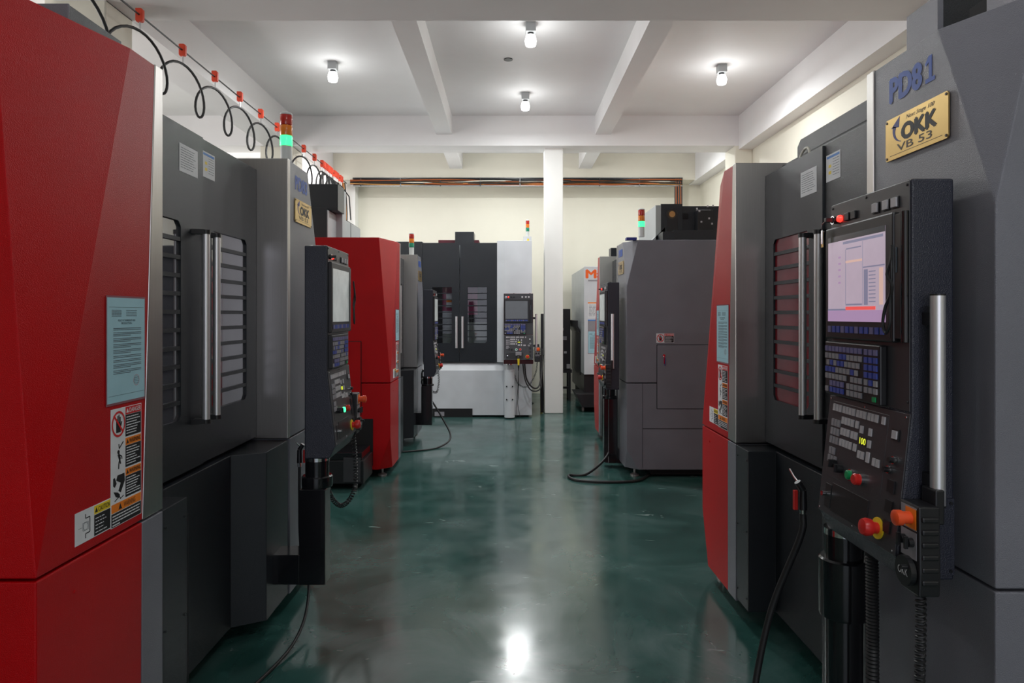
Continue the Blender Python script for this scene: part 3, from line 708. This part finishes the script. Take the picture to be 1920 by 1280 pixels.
# ---- things on top of the machines (parts of them)
m = MB(); m.box(.61, .93, .31, 1.6, 2.30, 2.66, DARK); m.box(.602, .61, .305, 1.6, 2.30, 2.66, GREY); m.build('top_cover', L1, bevel=.004)
m = MB(); m.box(1.685, 1.87, .29, .31, 2.28, 2.72, GREY); m.box(1.69, 1.87, .31, 1.5, 2.28, 2.72, DARK); m.box(1.87, 2.02, .9, 1.5, 2.3, 2.72, VOID); m.box(2.02, 2.10, .30, 1.5, 2.3, 2.6, VOID)
m.box(2.10, 2.45, .30, .9, 2.38, 2.66, GREY)
m.M = front(2.13, .2985, 2.41); m.pol([(0, 0), (.06, 0), (.03, .055)], YELL, .001); m.line(.034, .04, .026, .025, .004, INKB, .0014); m.line(.026, .025, .034, .022, .004, INKB, .0014); m.line(.034, .022, .028, .008, .004, INKB, .0014)
m.build('top_cover', R1, bevel=.004)
MB().prism([(.71, 2.28), (.71, 2.47), (.75, 2.50), (1.95, 2.50), (1.95, 2.28)], 'y', .29, .34, DARK).build('rear_guard', R1, bevel=.004)
h = MB(); pts = [(.62+.02*k, .26+.0*k, 2.36) for k in range(60)]
h.tube([(.45+.012*k, .27, 2.37) for k in range(100)], [.028+.004*(k % 2) for k in range(100)], RUBBER, 12); h.build('corrugated_hose', R1, smooth=True)
MB().tube([(1.00+.055*math.cos(a), .2+.01*math.sin(a), 2.34+.055*math.sin(a)) for a in [PI*k/12 for k in range(13)]], .006, CABW, 8).build('white_loop', R1, smooth=True)
m = MB(); m.box(.5, .78, .64, 1.3, 2.70, 2.98, DARK); m.box(.78, .95, .66, 1.3, 2.4, 2.97, BEIGEG); m.prism([(.42, 2.30), (.42, 2.72), (.5, 2.72), (2.0, 2.70), (2.0, 2.30)], 'y', .735, 1.5, DARK); m.box(.43, 2.0, .728, .74, 2.3, 2.695, BEIGEG); m.box(1.46, 1.48, .725, .74, 2.3, 2.70, BLACK)
m.build('tool_changer_cover', L2, bevel=.004, label='dark stepped box on top of the red machine')
# R2: head unit seen above the grey side
x0 = W_
m = MB(); 
m.box(1.0, 2.30, .415, .99, 2.30, 2.40, DARK); 
m.prism([(.435, 2.33), (.435, 2.76), (.66, 2.76), (.66, 2.33)], 'x', 2.10, 2.12, DARK); m.box(1.2, 2.12, .38, .435, 2.3, 2.745, BEIGEG)
m.box(1.2, 2.10, .44, 1.1, 2.3, 2.74, DARK)
m.box(2.12, 2.32, .52, 1.12, 2.30, 2.46, DARK); m.box(2.12, 2.36, .40, .52, 2.30, 2.44, DARK)
m.M = frame((2.12, 0, 0), (0, 1, 0), (0, 0, 1))
m.ring(.548, 2.65, .062, .014, BLACK, .004); m.disc(.548, 2.65, .048, BRASSD, .003); m.disc(.552, 2.652, .032, COPPER2, .0035); m.rect(.50, 2.45, .61, 2.64, BLACK, .002)
m.rect(.66, 2.61, .72, 2.66, VOID, .003); m.box(.79, .95, 2.47, 2.68, 0, .10, BLACK); m.rect(.80, 2.68, .94, 2.69, KEYG, .05)
for a, b in ((.775, 2.685), (.80, 2.66), (.885, 2.71), (.94, 2.715), (.90, 2.585), (.93, 2.53), (.82, 2.55)): m.box(a, a+.018, b, b+.018, .10, .104, KEYW)
m.build('spindle_motor_unit', R2, bevel=.003, label='dark head unit with motor and round port above the grey cover')
MB().box(2.48, 2.56, .0, .10, 2.335, 2.36, NAVY).build('top_bracket', R2)
MB().box(.42, .60, .14, .30, 2.3, 2.45, DARK).build('rear_box', R2, bevel=.003)
MB().prism([(.29, 2.33), (.48, 2.52), (.48, 2.33)], 'x', 2.0, 2.12, BEIGEG).build('sloped_guard', R2, bevel=.003)

# ------------------------------------------------------------------ notices in sleeves (taped on, top-level)
def notice(root, lab, x=.297, z=1.327, tilt=0):
    m = MB(); m.M = front(0, -.0012, 0); notice_art(m); o = m.build('notice')
    o.location = local(root, (x, 0, z)); o.rotation_euler = (0, 0, root.rotation_euler.z)
    tag(o, lab, 'notice', 'typed notices on the red covers'); return o
notice(L1, 'pale blue typed notice in a clear sleeve on the nearest left machine')
notice(R1, 'pale blue typed notice on the red cover of the PD81 machine')
notice(L2, 'pale blue typed notice on the farther red machine on the left')
notice(R2, 'pale blue typed notice on the far red edge of the grey machine on the right')

# ------------------------------------------------------------------ back machine, faces the camera
def back_machine():
    Y = 10.72; root = empty('machining_centre', (-2.1, Y, 0), 0, 'dark and white machine against the back wall facing the aisle', 'machine')
    X0, XD0, XD1, X1 = 0, .75, 1.924, 2.47; zt = 2.73
    MB().box(.02, X1-.02, .16, 2.3, .12, zt-.02, BEIGEG).build('machine_body', root)
    m = MB(); m.prism([(XD1, .0), (XD1+.0, .12), (X1, .12), (X1, -.04), (XD1+.11, -.04)], 'z', .855, zt+.03, WHITE); m.build('white_side_panel', root, bevel=.004)
    m = MB(); m.box(0, XD0, .0, .16, .855, zt+.02, DARK); m.build('dark_side_panel', root, bevel=.004)
    # base
    m = MB(); m.prism([(-.04, .03), (-.04, .73), (.06, .845), (.16, .845), (.16, .03)], 'x', .0, XD1+.10, WHITE); m.build('white_base', root, bevel=.004)
    MB().box(XD1+.10, X1, -.04, .16, .03, .85, WHITE).build('white_base_panel', root, bevel=.004)
    MB().box(.3, 1.54, -.05, .0, .0, .135, VOID).box(.0, X1-.05, .02, .3, 0, .06, VOID).build('plinth', root)
    MB().box(.95, 1.10, -.055, -.045, .02, .085, KEYG).build('base_plate', root)
    # doors
    spl = (XD0+XD1)/2
    spl = 1.337
    for i, (x0, x1, wx0, wx1, hx) in enumerate(((XD0, spl-.004, .905, 1.212, 1.29), (spl+.004, XD1, 1.462, 1.764, 1.385))):
        m = MB(); y0 = .01; y1 = .04; wz0, wz1 = 1.155, 2.035; zb = .86; zd = zt
        m.box(x0, wx0, y0, y1, zb, zd, DARK); m.box(wx1, x1, y0, y1, zb, zd, DARK); m.box(wx0, wx1, y0, y1, zb, wz0, DARK); m.box(wx0, wx1, y0, y1, wz1, zd, DARK)
        n = 9; p = (wz1-wz0)/n
        for k in range(1, n): m.box(wx0, wx1, y0+.004, y0+.015, wz0+k*p-.008, wz0+k*p+.008, DARK)
        for a, b in ((wx0, 1), (wx1, -1)): m.prism([(a, wz0), (a+b*.03, wz0), (a, wz0+.03)], 'y', y0, y1, DARK)
        d = m.build('sliding_door', root, label='dark sliding door with slatted window')
        MB().box(wx0, wx1, .030, .034, wz0, wz1, CLEAR).build('window_pane', d, label='clear window pane')
        q = MB(); a, b = wx0-.05, wx1+.05  # flat colour panels behind the pane; the interior's lit and dark areas are painted
        if i == 0:
            q.box(a, a+.20, .135, .15, 1.1, 2.1, VOID); q.box(a+.20, b, .135, .15, 1.66, 2.1, MAGENTA); q.box(a+.26, b, .12, .135, 1.72, 1.93, INNERW); q.box(a+.26, b, .115, .12, 1.80, 1.84, ORANGE); q.box(a+.20, b, .135, .15, 1.3, 1.66, INNERW); q.box(a+.2, b, .135, .15, 1.1, 1.3, INNERG)
        else:
            q.box(a, a+.20, .135, .15, 1.60, 2.1, MAGENTA); q.box(a+.20, b, .135, .15, 1.60, 2.1, VOID); q.box(a, b, .135, .15, 1.48, 1.6, VOID); q.box(a, b, .135, .15, 1.1, 1.48, INNERG)
        q.build('machine_interior', root, label='flat backing behind the window, lit and dark parts of the interior painted on')
        h = MB(); h.cyl((hx, -.04, 1.08), (hx, -.04, 1.575), .018, ALU, 20)
        for zz in (1.12, 1.54): h.box(hx-.01, hx+.01, -.035, .012, zz-.01, zz+.01, BLACK)
        h.build('door_handle', d, smooth=True, label='vertical aluminium bar handle')
    MB().box(1.24, 1.545, .3, .7, 2.7, 2.94, DARK).build('top_box', root, bevel=.004)
    MB().box(.95, 1.62, .5, .9, 2.7, 2.83, MAROON).build('top_beam', root, bevel=.004, label='maroon beam on top')
    m = MB(); m.box(2.34, 2.465, .0, .12, zt+.03, 2.83, WHITE); m.M = front(2.385, -.001, 2.76); m.pol([(0, 0), (.05, 0), (.025, .045)], YELL, .001); m.build('tower_base', root)
    signal_tower(root, 2.405, .06, 2.83, False, .028, .085)
    cab = pendant(root, 2.03, .30, 1.925, MAROON, PLATE, SCRD, True, post=(2.12, -.17), postmat=WHITE, yb=-.03)
    return root, cab
Bm, Bc = back_machine()
tag(Bm, None, None)
# plug and lead on the back panel
m = MB(); m.box(.60-.33, .60-.245, 0, .03, 0, .05, CABW); m.M = Matrix.Identity(4)
e = empty('plug_lead', (.155, 10.36, .99), 0, 'yellow and black plug with lead hanging from the front of the back control panel', 'plug')
MB().box(-.045, .045, -.02, .03, -.01, .045, KEYG).build('plug_socket', e, bevel=.004)
MB().cyl((0, -.03, .0), (0, -.045, -.05), .02, BLACK).build('plug_sleeve', e)
MB().cyl((0, -.045, -.05), (0, -.045, -.15), .016, YELL, r2=.014).build('plug_body', e, label='yellow plug body')
MB().cyl((0, -.045, -.15), (0, -.042, -.24), .013, BLACK, r2=.005).tube(spline([(0, -.042, -.24), (-.01, -.04, -.5), (-.035, -.03, -.8), (-.04, -.03, -.955)]), .004, BLACK, 6).tube(spline([(0, -.042, -.24), (.0, -.04, -.55), (-.01, -.03, -.75), (.03, -.03, -.955)]), .004, BLACK, 6).build('lead', e, smooth=True)

# ------------------------------------------------------------------ hand wheels (handheld controllers)
def handheld(world, rz, lab, cable, turns=40, s=1.0, text=True):
    e = empty('handheld_controller', world, rz, lab, 'hand controller', 'handheld controllers hanging on the pendants')
    m = MB(); m.prism([(-.042, -.12), (.042, -.12), (.046, -.06), (.042, .11), (-.042, .11), (-.046, -.06)], 'y', 0, .055, BLACK)
    for k in range(6): m.box(.040, .049, .006, .05, -.09+k*.032, -.075+k*.032, BLACK)
    m.box(-.03, .03, .05, .075, .06, .15, BLACK)
    m.build('controller_body', e, bevel=.006)
    m = MB(); m.M = front(0, -.0005, 0); m.rect(-.034, .045, .034, .104, KEYG, .001); m.rect(-.012, .048, .034, .10, ORANGE, .002); m.rect(-.034, -.03, .034, .04, KEYG, .001); m.build('controller_plate', e)
    m = MB(); m.M = front(0, -.002, 0); m.lathe([(.016, 0), (.016, .022), (.020, .024), (.020, .040), (.012, .044)], ESTOPO, 20, (.008, .074)); m.build('stop_button', e, smooth=True, label='orange red stop button')
    m = MB(); m.M = front(0, -.002, 0)
    for a in (-.018, .016): m.knob(a, .012, .012, .012, BLACK); m.box(a-.004, a+.004, -.004, .028, .012, .020, BLACK)
    m.build('selector_knob', e)
    m = MB(); m.M = front(0, -.002, 0); m.knob(0, -.065, .038, .014, BLACK, 28); m.knob(.018, -.05, .006, .03, BLACK, 10)
    if text: m.text('OKK', -.022, -.075, .022, -.056, WPAP, .0148, 0)
    m.build('hand_wheel', e, label='black hand wheel' + (' lettered OKK' if text else ''))
    if cable:
        sx = spline(cable, 10); m = MB(); m.tube(coil(sx, .011, turns, 9), .0035, RUBBER, 6); m.build('coiled_cable', e, smooth=True)
    return e
# PD81: hangs at the near bottom corner of the pendant (local coords of the machine -> world)
p = local(R1, (2.475, -.165, 1.0)); handheld(p, -PI/2, 'black handheld controller with orange stop button hanging on the PD81 pendant', [(0, .03, -.12), (0, .03, -.25), (-.01, .03, -.5), (.0, .03, -.75), (0, .03, -.92)], 60)
p = local(L1, (2.215, -.325, 1.04)); handheld(p, PI/2, 'handheld controller on the PD83 pendant, seen from its side', [(0, .03, -.12), (.02, .02, -.3), (-.02, .02, -.45), (-.14, .06, -.50), (-.25, .10, -.40), (-.25, .12, -.22)], 46)
p = local(L2, (2.222, -.27, 1.0)); handheld(p, PI/2, 'small handheld controller on the pendant of the farther red machine', [(0, .03, -.12), (.0, .02, -.28), (-.06, .04, -.40), (-.18, .1, -.36), (-.25, .12, -.18)], 30)
p = local(R2, (2.482, -.20, 1.0)); handheld(p, -PI/2, 'small handheld controller on the pendant of the grey machine', None)
p = local(Bm, (2.545, -.30, 1.0)); handheld(p, 0, 'handheld controller beside the maroon control panel at the back', [(0, .03, -.12), (-.03, .04, -.3), (-.15, .06, -.5), (-.3, .1, -.45), (-.38, .15, -.2)], 40, text=False)

# ------------------------------------------------------------------ hoses and air guns
def hose(name, pts, r, lab, cat='hose', parts=None):
    o = MB().tube(spline(pts, 8), r, RUBBER, 12).build(name, smooth=True); return tag(o, lab, cat)
def airgun(pos, rz, lab, hosepts, r=.0075):
    e = empty('air_gun', pos, rz, lab, 'air gun', 'air blow guns hung on the machines')
    MB().cyl((0, 0, 0), (0, 0, .07), .014, BLACK, 12, .012).cyl((0, 0, .07), (0, -.02, .10), .012, BLACK, 12).tube([(0, -.01, .09), (-.05, -.01, .105), (-.09, -.01, .125)], .004, CHROME, 8).build('gun_body', e, smooth=True)
    MB().box(-.006, .006, -.035, -.02, .0, .07, ESTOP).build('trigger', e, bevel=.002, label='red trigger lever')
    MB().cyl((0, 0, -.02), (0, 0, 0), .011, CHROME, 12).build('coupling', e)
    MB().tube(spline([(0, 0, -.015)] + hosepts, 10), r, RUBBER, 12).build('air_hose', e, smooth=True)
    return e
p = local(L1, (1.975, -.06, .80)); airgun(p, PI/2, 'air gun with red trigger hung on the corner of the PD83 machine', [(0, 0, -.2), (-.01, -.01, -.45), (-.10, -.08, -.65), (-.45, -.10, -.775), (-1.1, .02, -.79), (-1.7, .0, -.79)])
p = local(R1, (1.80, -.15, .90)); airgun(p, -PI/2, 'air gun with red trigger hung on the PD81 machine beside its post', [(0, -.01, -.1), (-.05, -.10, -.4), (-.02, -.18, -.75), (.15, -.24, -.885), (.5, -.22, -.89)], .012)
p = local(L2, (1.98, -.06, .80)); airgun(p, PI/2, 'air gun hung on the farther red machine on the left', [(0, -.02, -.12), (-.05, -.26, -.5), (-.20, -.38, -.72), (-.5, -.25, -.79), (-.7, .0, -.79), (-.8, .3, -.79)], .011)
hose('floor_hose', [(1.10, 7.2, .30), (1.02, 7.1, .12), (.78, 6.8, .014), (.60, 6.75, .014), (.66, 6.55, .014), (.95, 6.48, .014), (1.25, 6.55, .014), (1.45, 6.9, .014)], .013, 'black hose looping on the floor beside the grey machine on the right')
tag(MB().tube(spline([(0, 0, 0), (.0, -.005, -.3), (0, .0, -.65), (0, .02, -.86)], 60), [.016+.0035*(k % 2) for k in range(181)], RUBBER, 12).build('corrugated_conduit', smooth=True), 'black corrugated conduit hanging under the PD81 pendant', 'conduit').location = local(R1, (2.17, -.10, .885))
hose('power_cable', [(.25, 10.52, .88), (.28, 10.5, .62), (.38, 10.5, .48), (.48, 10.6, .50), (.535, 10.9, .72), (.545, 11.05, 1.05)], .012, 'black cable looping from the back control panel to the column', 'cable')
hose('power_cable', [(.22, 10.50, .88), (.26, 10.46, .6), (.36, 10.46, .44), (.50, 10.6, .46), (.51, 10.9, .66), (.52, 11.02, .95)], .010, 'thin black cable looping beside the column, behind the other cable', 'cable')
# pen cord loop on monitor
for r_, c_, lb in ((R1, (2.395, -.165, 1.66), 'black cord tied in a loop at the PD81 monitor'), (L1, (2.14, -.315, 1.66), 'thin black cord loop at the PD83 monitor')):
    pts = [(0, 0, .12), (.005, -.004, .06), (-.005, 0, .0), (-.022, -.006, -.04), (-.03, -.008, -.085), (-.014, -.008, -.11), (.002, -.006, -.08), (.0, -.004, -.02), (.012, -.006, .02), (-.006, -.01, .05), (.004, -.004, .09), (.0, 0, .13)]
    o = MB().tube(spline(pts, 6), .0042, RUBBER, 8, ).build('cord_loop', smooth=True); tag(o, lb, 'cord'); o.location = local(r_, c_); o.rotation_euler = (0, 0, r_.rotation_euler.z)
# keys in the PD81 switch
o = MB().tube(spline([(0, 0, 0), (-.01, -.006, -.012), (-.014, -.004, -.03), (-.008, 0, -.035)], 6), .0015, CHROME, 6).box(-.02, -.008, -.005, -.003, -.085, -.035, BRASS).box(-.014, -.004, -.008, -.006, -.075, -.03, CHROME).build('key_ring')
tag(o, 'small keys hanging from the key switch of the PD81 pendant', 'keys'); o.location = local(R1, (2.012, -.168, 1.908)); o.rotation_euler = (0, 0, -PI/2)

# ------------------------------------------------------------------ coolant tank beside the farther red machine
e = empty('coolant_tank', (-2.0, 6.22, 0), 0, 'low black coolant tank on castors under the farther red machine', 'tank')
m = MB(); m.box(-.35, .68, .0, .42, .06, .27, BLACK); m.box(-.35, .66, .02, .40, .27, .34, SATIN); m.build('tank_body', e, bevel=.006)
MB().box(.50, .655, -.01, 0, .08, .30, PLATE).build('tank_label_plate', e)
for a in (-.25, .60):
    for b in (.05, .37): MB().cyl((a-.012, b, .03), (a+.012, b, .03), .03, LEVEL, 16).box(a-.02, a+.02, b-.015, b+.015, .05, .065, LEVEL).build('castor', e)
MB().tube([(.12+.055*math.cos(t), .15, .46+.055*math.sin(t)) for t in [2*PI*k/20 for k in range(20)]], .010, RUBBER, 8, True).build('hose_ring', e, smooth=True)
MB().cyl((.12, .18, .33), (.12, .18, .41), .02, BLACK).build('pump_stub', e)
# second dark coolant part at L2 bottom front

# ------------------------------------------------------------------ white machine at far right
e = empty('machine_tool', (1.27, 11.45, 0), 0, 'white machine with orange Mazak lettering partly hidden behind the grey machine', 'machine')
m = MB(); m.box(0, 1.9, 0, 2.2, .60, 2.40, BEIGEG); m.build('enclosure_body', e, bevel=.006)
m = MB(); m.box(0, 1.9, -.03, 0, .60, 2.41, WHITE); m.build('front_panel', e, bevel=.006, label='bright white front panel')
m = MB(); m.M = front(.035, -.0305, 2.215); m.text('Mazak', 0, 0, .62, .135, MAZ, .001, .08); m.rect(.03, -.055, .5, -.03, KEYG, .002); m.build('lettering', e, label='orange Mazak lettering')
m = MB(); m.M = front(.06, -.0305, 0); m.rect(0, 1.55, .3, 1.80, WPAP, .001); m.rect(0, 1.79, .3, 1.81, ORANGE, .0015)
for k in range(10): words(m, .02, .28, 1.76-k*.02, .006, INK, (.02, .06), .01, .0015)
m.rect(0, 1.28, .2, 1.50, KEYG, .001); m.rect(.11, 1.285, .16, 1.33, BLACK, .002); m.rect(.0, 1.50, .18, 1.52, BLUEH, .0015); m.build('front_labels', e)
m = MB(); m.box(.0, 1.9, -.0, 2.1, .28, .60, BLACK); m.box(-.07, .35, .02, .9, 1.0, 1.04, BLACK) if False else None
m.prism([(-.10, 1.50), (-.05, 1.50), (-.05, 1.40), (0, 1.30), (0, .55), (-.02, .55), (-.02, 1.28), (-.08, 1.38)], 'y', .5, 2.0, BLACK); m.build('dark_undercarriage', e, bevel=.004)
m = MB(); m.box(.05, 1.8, .1, 2.0, .06, .28, VOID); m.build('base', e)
MB().prism([(-.16, .30), (.3, .30), (.3, .08), (-.05, .08)], 'y', -.25, .5, BLACK).build('chip_tray', e, bevel=.004)
for a in (-.05, .3): MB().cyl((a, -.15, .04), (a+.03, -.15, .04), .04, LEVEL).build('castor', e)
MB().box(.25, .31, -.045, -.03, 1.38, 1.5, BLACK).box(.265, .295, -.05, -.045, 1.43, 1.45, GLOWR).build('switch_box', e)
o = MB(); o.M = front(0, -.0012, 0); notice_art(o, .24, .38); o = o.build('notice'); o.location = (1.27+.06, 11.42, .95); tag(o, 'pale blue typed notice on the white machine at the back', 'notice')

# stool/table with dark cabinet behind the column
e = empty('work_stand', (.985, 12.95, 0), 0, 'black steel stand on four legs behind the white column', 'stand')
MB().box(-.22, .20, -.25, .25, .52, .58, BLACK).build('stand_top', e)
for a in (-.18, .14):
    for b in (-.2, .2): MB().box(a, a+.04, b-.02, b+.02, 0, .52, BLACK).build('leg', e)
MB().box(-.18, .18, -.2, -.17, .22, .26, BLACK).build('rail', e)
e = empty('control_cabinet', (.99, 12.95, .58), 0, 'tall narrow black cabinet standing on the steel stand', 'cabinet')
MB().box(-.20, .17, -.2, .2, .0, 1.13, BLACK).build('cabinet_body', e, bevel=.006)
MB().box(-.02, .10, -.212, -.2, .55, .62, KEYG).box(.05, .10, -.212, -.2, .30, .34, KEYW).build('cabinet_labels', e)
MB().cyl((.0, -.215, .75), (.0, -.2, .75), .045, KEYG).build('gauge', e)
MB().box(.10, .16, -.23, -.2, .02, .10, KEYW).build('valve', e)
tag(MB().box(.53, .575, 11.1, 11.16, .95, 1.62, BLACK).build('wall_box', bevel=.006), 'narrow black box fixed on the left side of the white column', 'box')
e = empty('column_cables', (.56, 11.12, 0), 0, 'black cables running down the left side of the white column', 'cable'); 
for k in range(3): MB().tube(spline([(-.02+.015*k, 0, .95), (-.035+.015*k, -.02, .7), (-.03+.02*k, .0, .3), (-.025+.015*k, -.01, .012)]), .010, RUBBER, 8).build('cable', e, smooth=True)
tag(MB().prism([(-.06, 0), (.10, 0), (.03, .05), (-.02, .07)], 'y', 0, .14, RUBBER).build('floor_wedge', bevel=.006), 'small black rubber wedge on the floor left of the column', 'wedge').location = (.36, 12.3, 0)
tag(MB().box(-.02, .02, -.03, .03, 0, .22, YELL).build('yellow_bottle', bevel=.01), 'small yellow bottle at the foot of the white column', 'bottle').location = (.55, 11.30, 0)

# ------------------------------------------------------------------ overhead festoon
FX, FZ = -3.2, 4.20
tag(MB().tube([(FX, 2.4, FZ+.02), (FX, 8, FZ-.01), (FX, 13.5, FZ)], .008, BLACK, 8).build('wire_rope'), 'taut black wire rope stretched along the left side under the girder', 'wire rope')
hooks = [4.95, 5.93, 6.71, 7.45, 8.14, 8.83, 9.46, 10.69, 11.28]
ys = hooks+[11.75+.085*k for k in range(8)]+[12.55+.08*k for k in range(4)]+[13.0, 13.1]
pr = None
for i, y in enumerate(ys):
    if i == 0:
        pr = empty('cable_trolley', (FX, y, FZ), 0, 'red plastic trolley clip riding on the wire rope', 'cable trolley', 'red trolley clips on the wire rope')
        b = MB().prism([(-.024, -.06), (.024, -.06), (.033, -.045), (.033, .045), (.016, .06), (-.033, .06), (-.033, -.045)], 'y', -.017, .017, PINK).build('clip_body', pr, bevel=.004)
        c2 = MB().cyl((0, 0, -.13), (0, 0, -.055), .008, CHROME, 8).build('hanger', pr)
    else:
        r = pr.copy(); COL.objects.link(r); r.location = (FX, y, FZ)
        for ch in (b, c2): d = ch.copy(); COL.objects.link(d); d.parent = r
pts = []
def loop(y0, y1, big):
    out = []; n = 24; c = (y0+y1)/2; L = y1-y0
    # cable leaves hook y0, bows out and down, curls back and rises to hook y1
    base = FZ-.135
    for k in range(n+1):
        t = k/n; y = y0+L*t + big*math.sin(2*PI*t)
        z = base-(.42 if L > .4 else .34+.05*math.sin(y0*40))*(1-math.cos(2*PI*t))/2
        x = FX+(.04 if L > .4 else .06*math.sin(y0*57))*math.sin(2*PI*t); out.append((x, y, z))
    return out
allp = []
for a, b2 in zip(ys, ys[1:]):
    L = b2-a; allp += loop(a, b2, min(.17, .24*L) if L > .4 else .15)[:-1]
allp = loop(3.9, 4.95, .17)[:-1]+allp+[(FX, 13.1, FZ-.135), (FX+.1, 13.3, FZ-.3), (FX+.12, 13.35, FZ-.75)]
tag(MB().tube(allp, .013, RUBBER, 8).build('festoon_cable', smooth=True), 'black cable hanging in loops from the red trolley clips', 'cable')

# cable tray along the back wall, with bundle
e = empty('cable_tray', (0, 13.40, 4.15), 0, 'grey cable tray along the top of the back wall, dropping at its right end', 'cable tray')
m = MB(); m.box(-3.05, 3.42, -.02, .04, .12, .14, PLATE); m.box(-3.05, 3.42, -.02, .04, -.03, -.015, BEIGEG); m.box(-3.05, 3.42, .03, .04, -.03, .14, PLATE)
m.box(3.27, 3.42, .0, .04, -1.2, .13, PLATE); m.build('tray_rail', e)
for k in range(9): MB().box(-2.9+k*.78, -2.88+k*.78, -.025, .0, -.03, .14, PLATE).build('tray_bracket', e)
m = MB(); rnd = random.Random(5); cm = [COPPER, COPPER2, RUBBER, COPPER, BRASSD, CABW, RUBBER, COPPER, RUBBER, COPPER]
for k, mt in enumerate(cm):
    pz = [(-3.1+.65*i, 13.385+rnd.uniform(-.02, .02), 4.15+.008+.0095*k+rnd.uniform(-.02, .02)) for i in range(11)]
    m.tube(spline(pz, 4), .010+rnd.random()*.006, mt, 6)
for k in range(5): m.tube([(3.29+.022*k, 13.39, 4.27), (3.29+.024*k, 13.38, 3.6), (3.29+.022*k, 13.39, 3.0)], .010, [COPPER, RUBBER, COPPER, BRASSD, COPPER][k], 6)
tag(m.build('cable_bundle', smooth=True), 'bundle of brown, orange and black cables lying in the tray on the back wall', 'cables', kind='stuff')
m = MB()
for k in range(7): m.tube(spline([(-3.34+.02*k, 13.45, 4.2), (-3.30+.022*k+rnd.uniform(-.01, .01), 13.43, 3.6), (-3.33+.022*k, 13.44, 2.9), (-3.33+.022*k, 13.45, 1.5)], 5), .012, [COPPER, COPPER2, RUBBER, COPPER2, COPPER, COPPER2, RUBBER][k], 6)
tag(m.build('cable_bundle', smooth=True), 'vertical bundle of tan and brown cables in the far left corner', 'cables', kind='stuff')
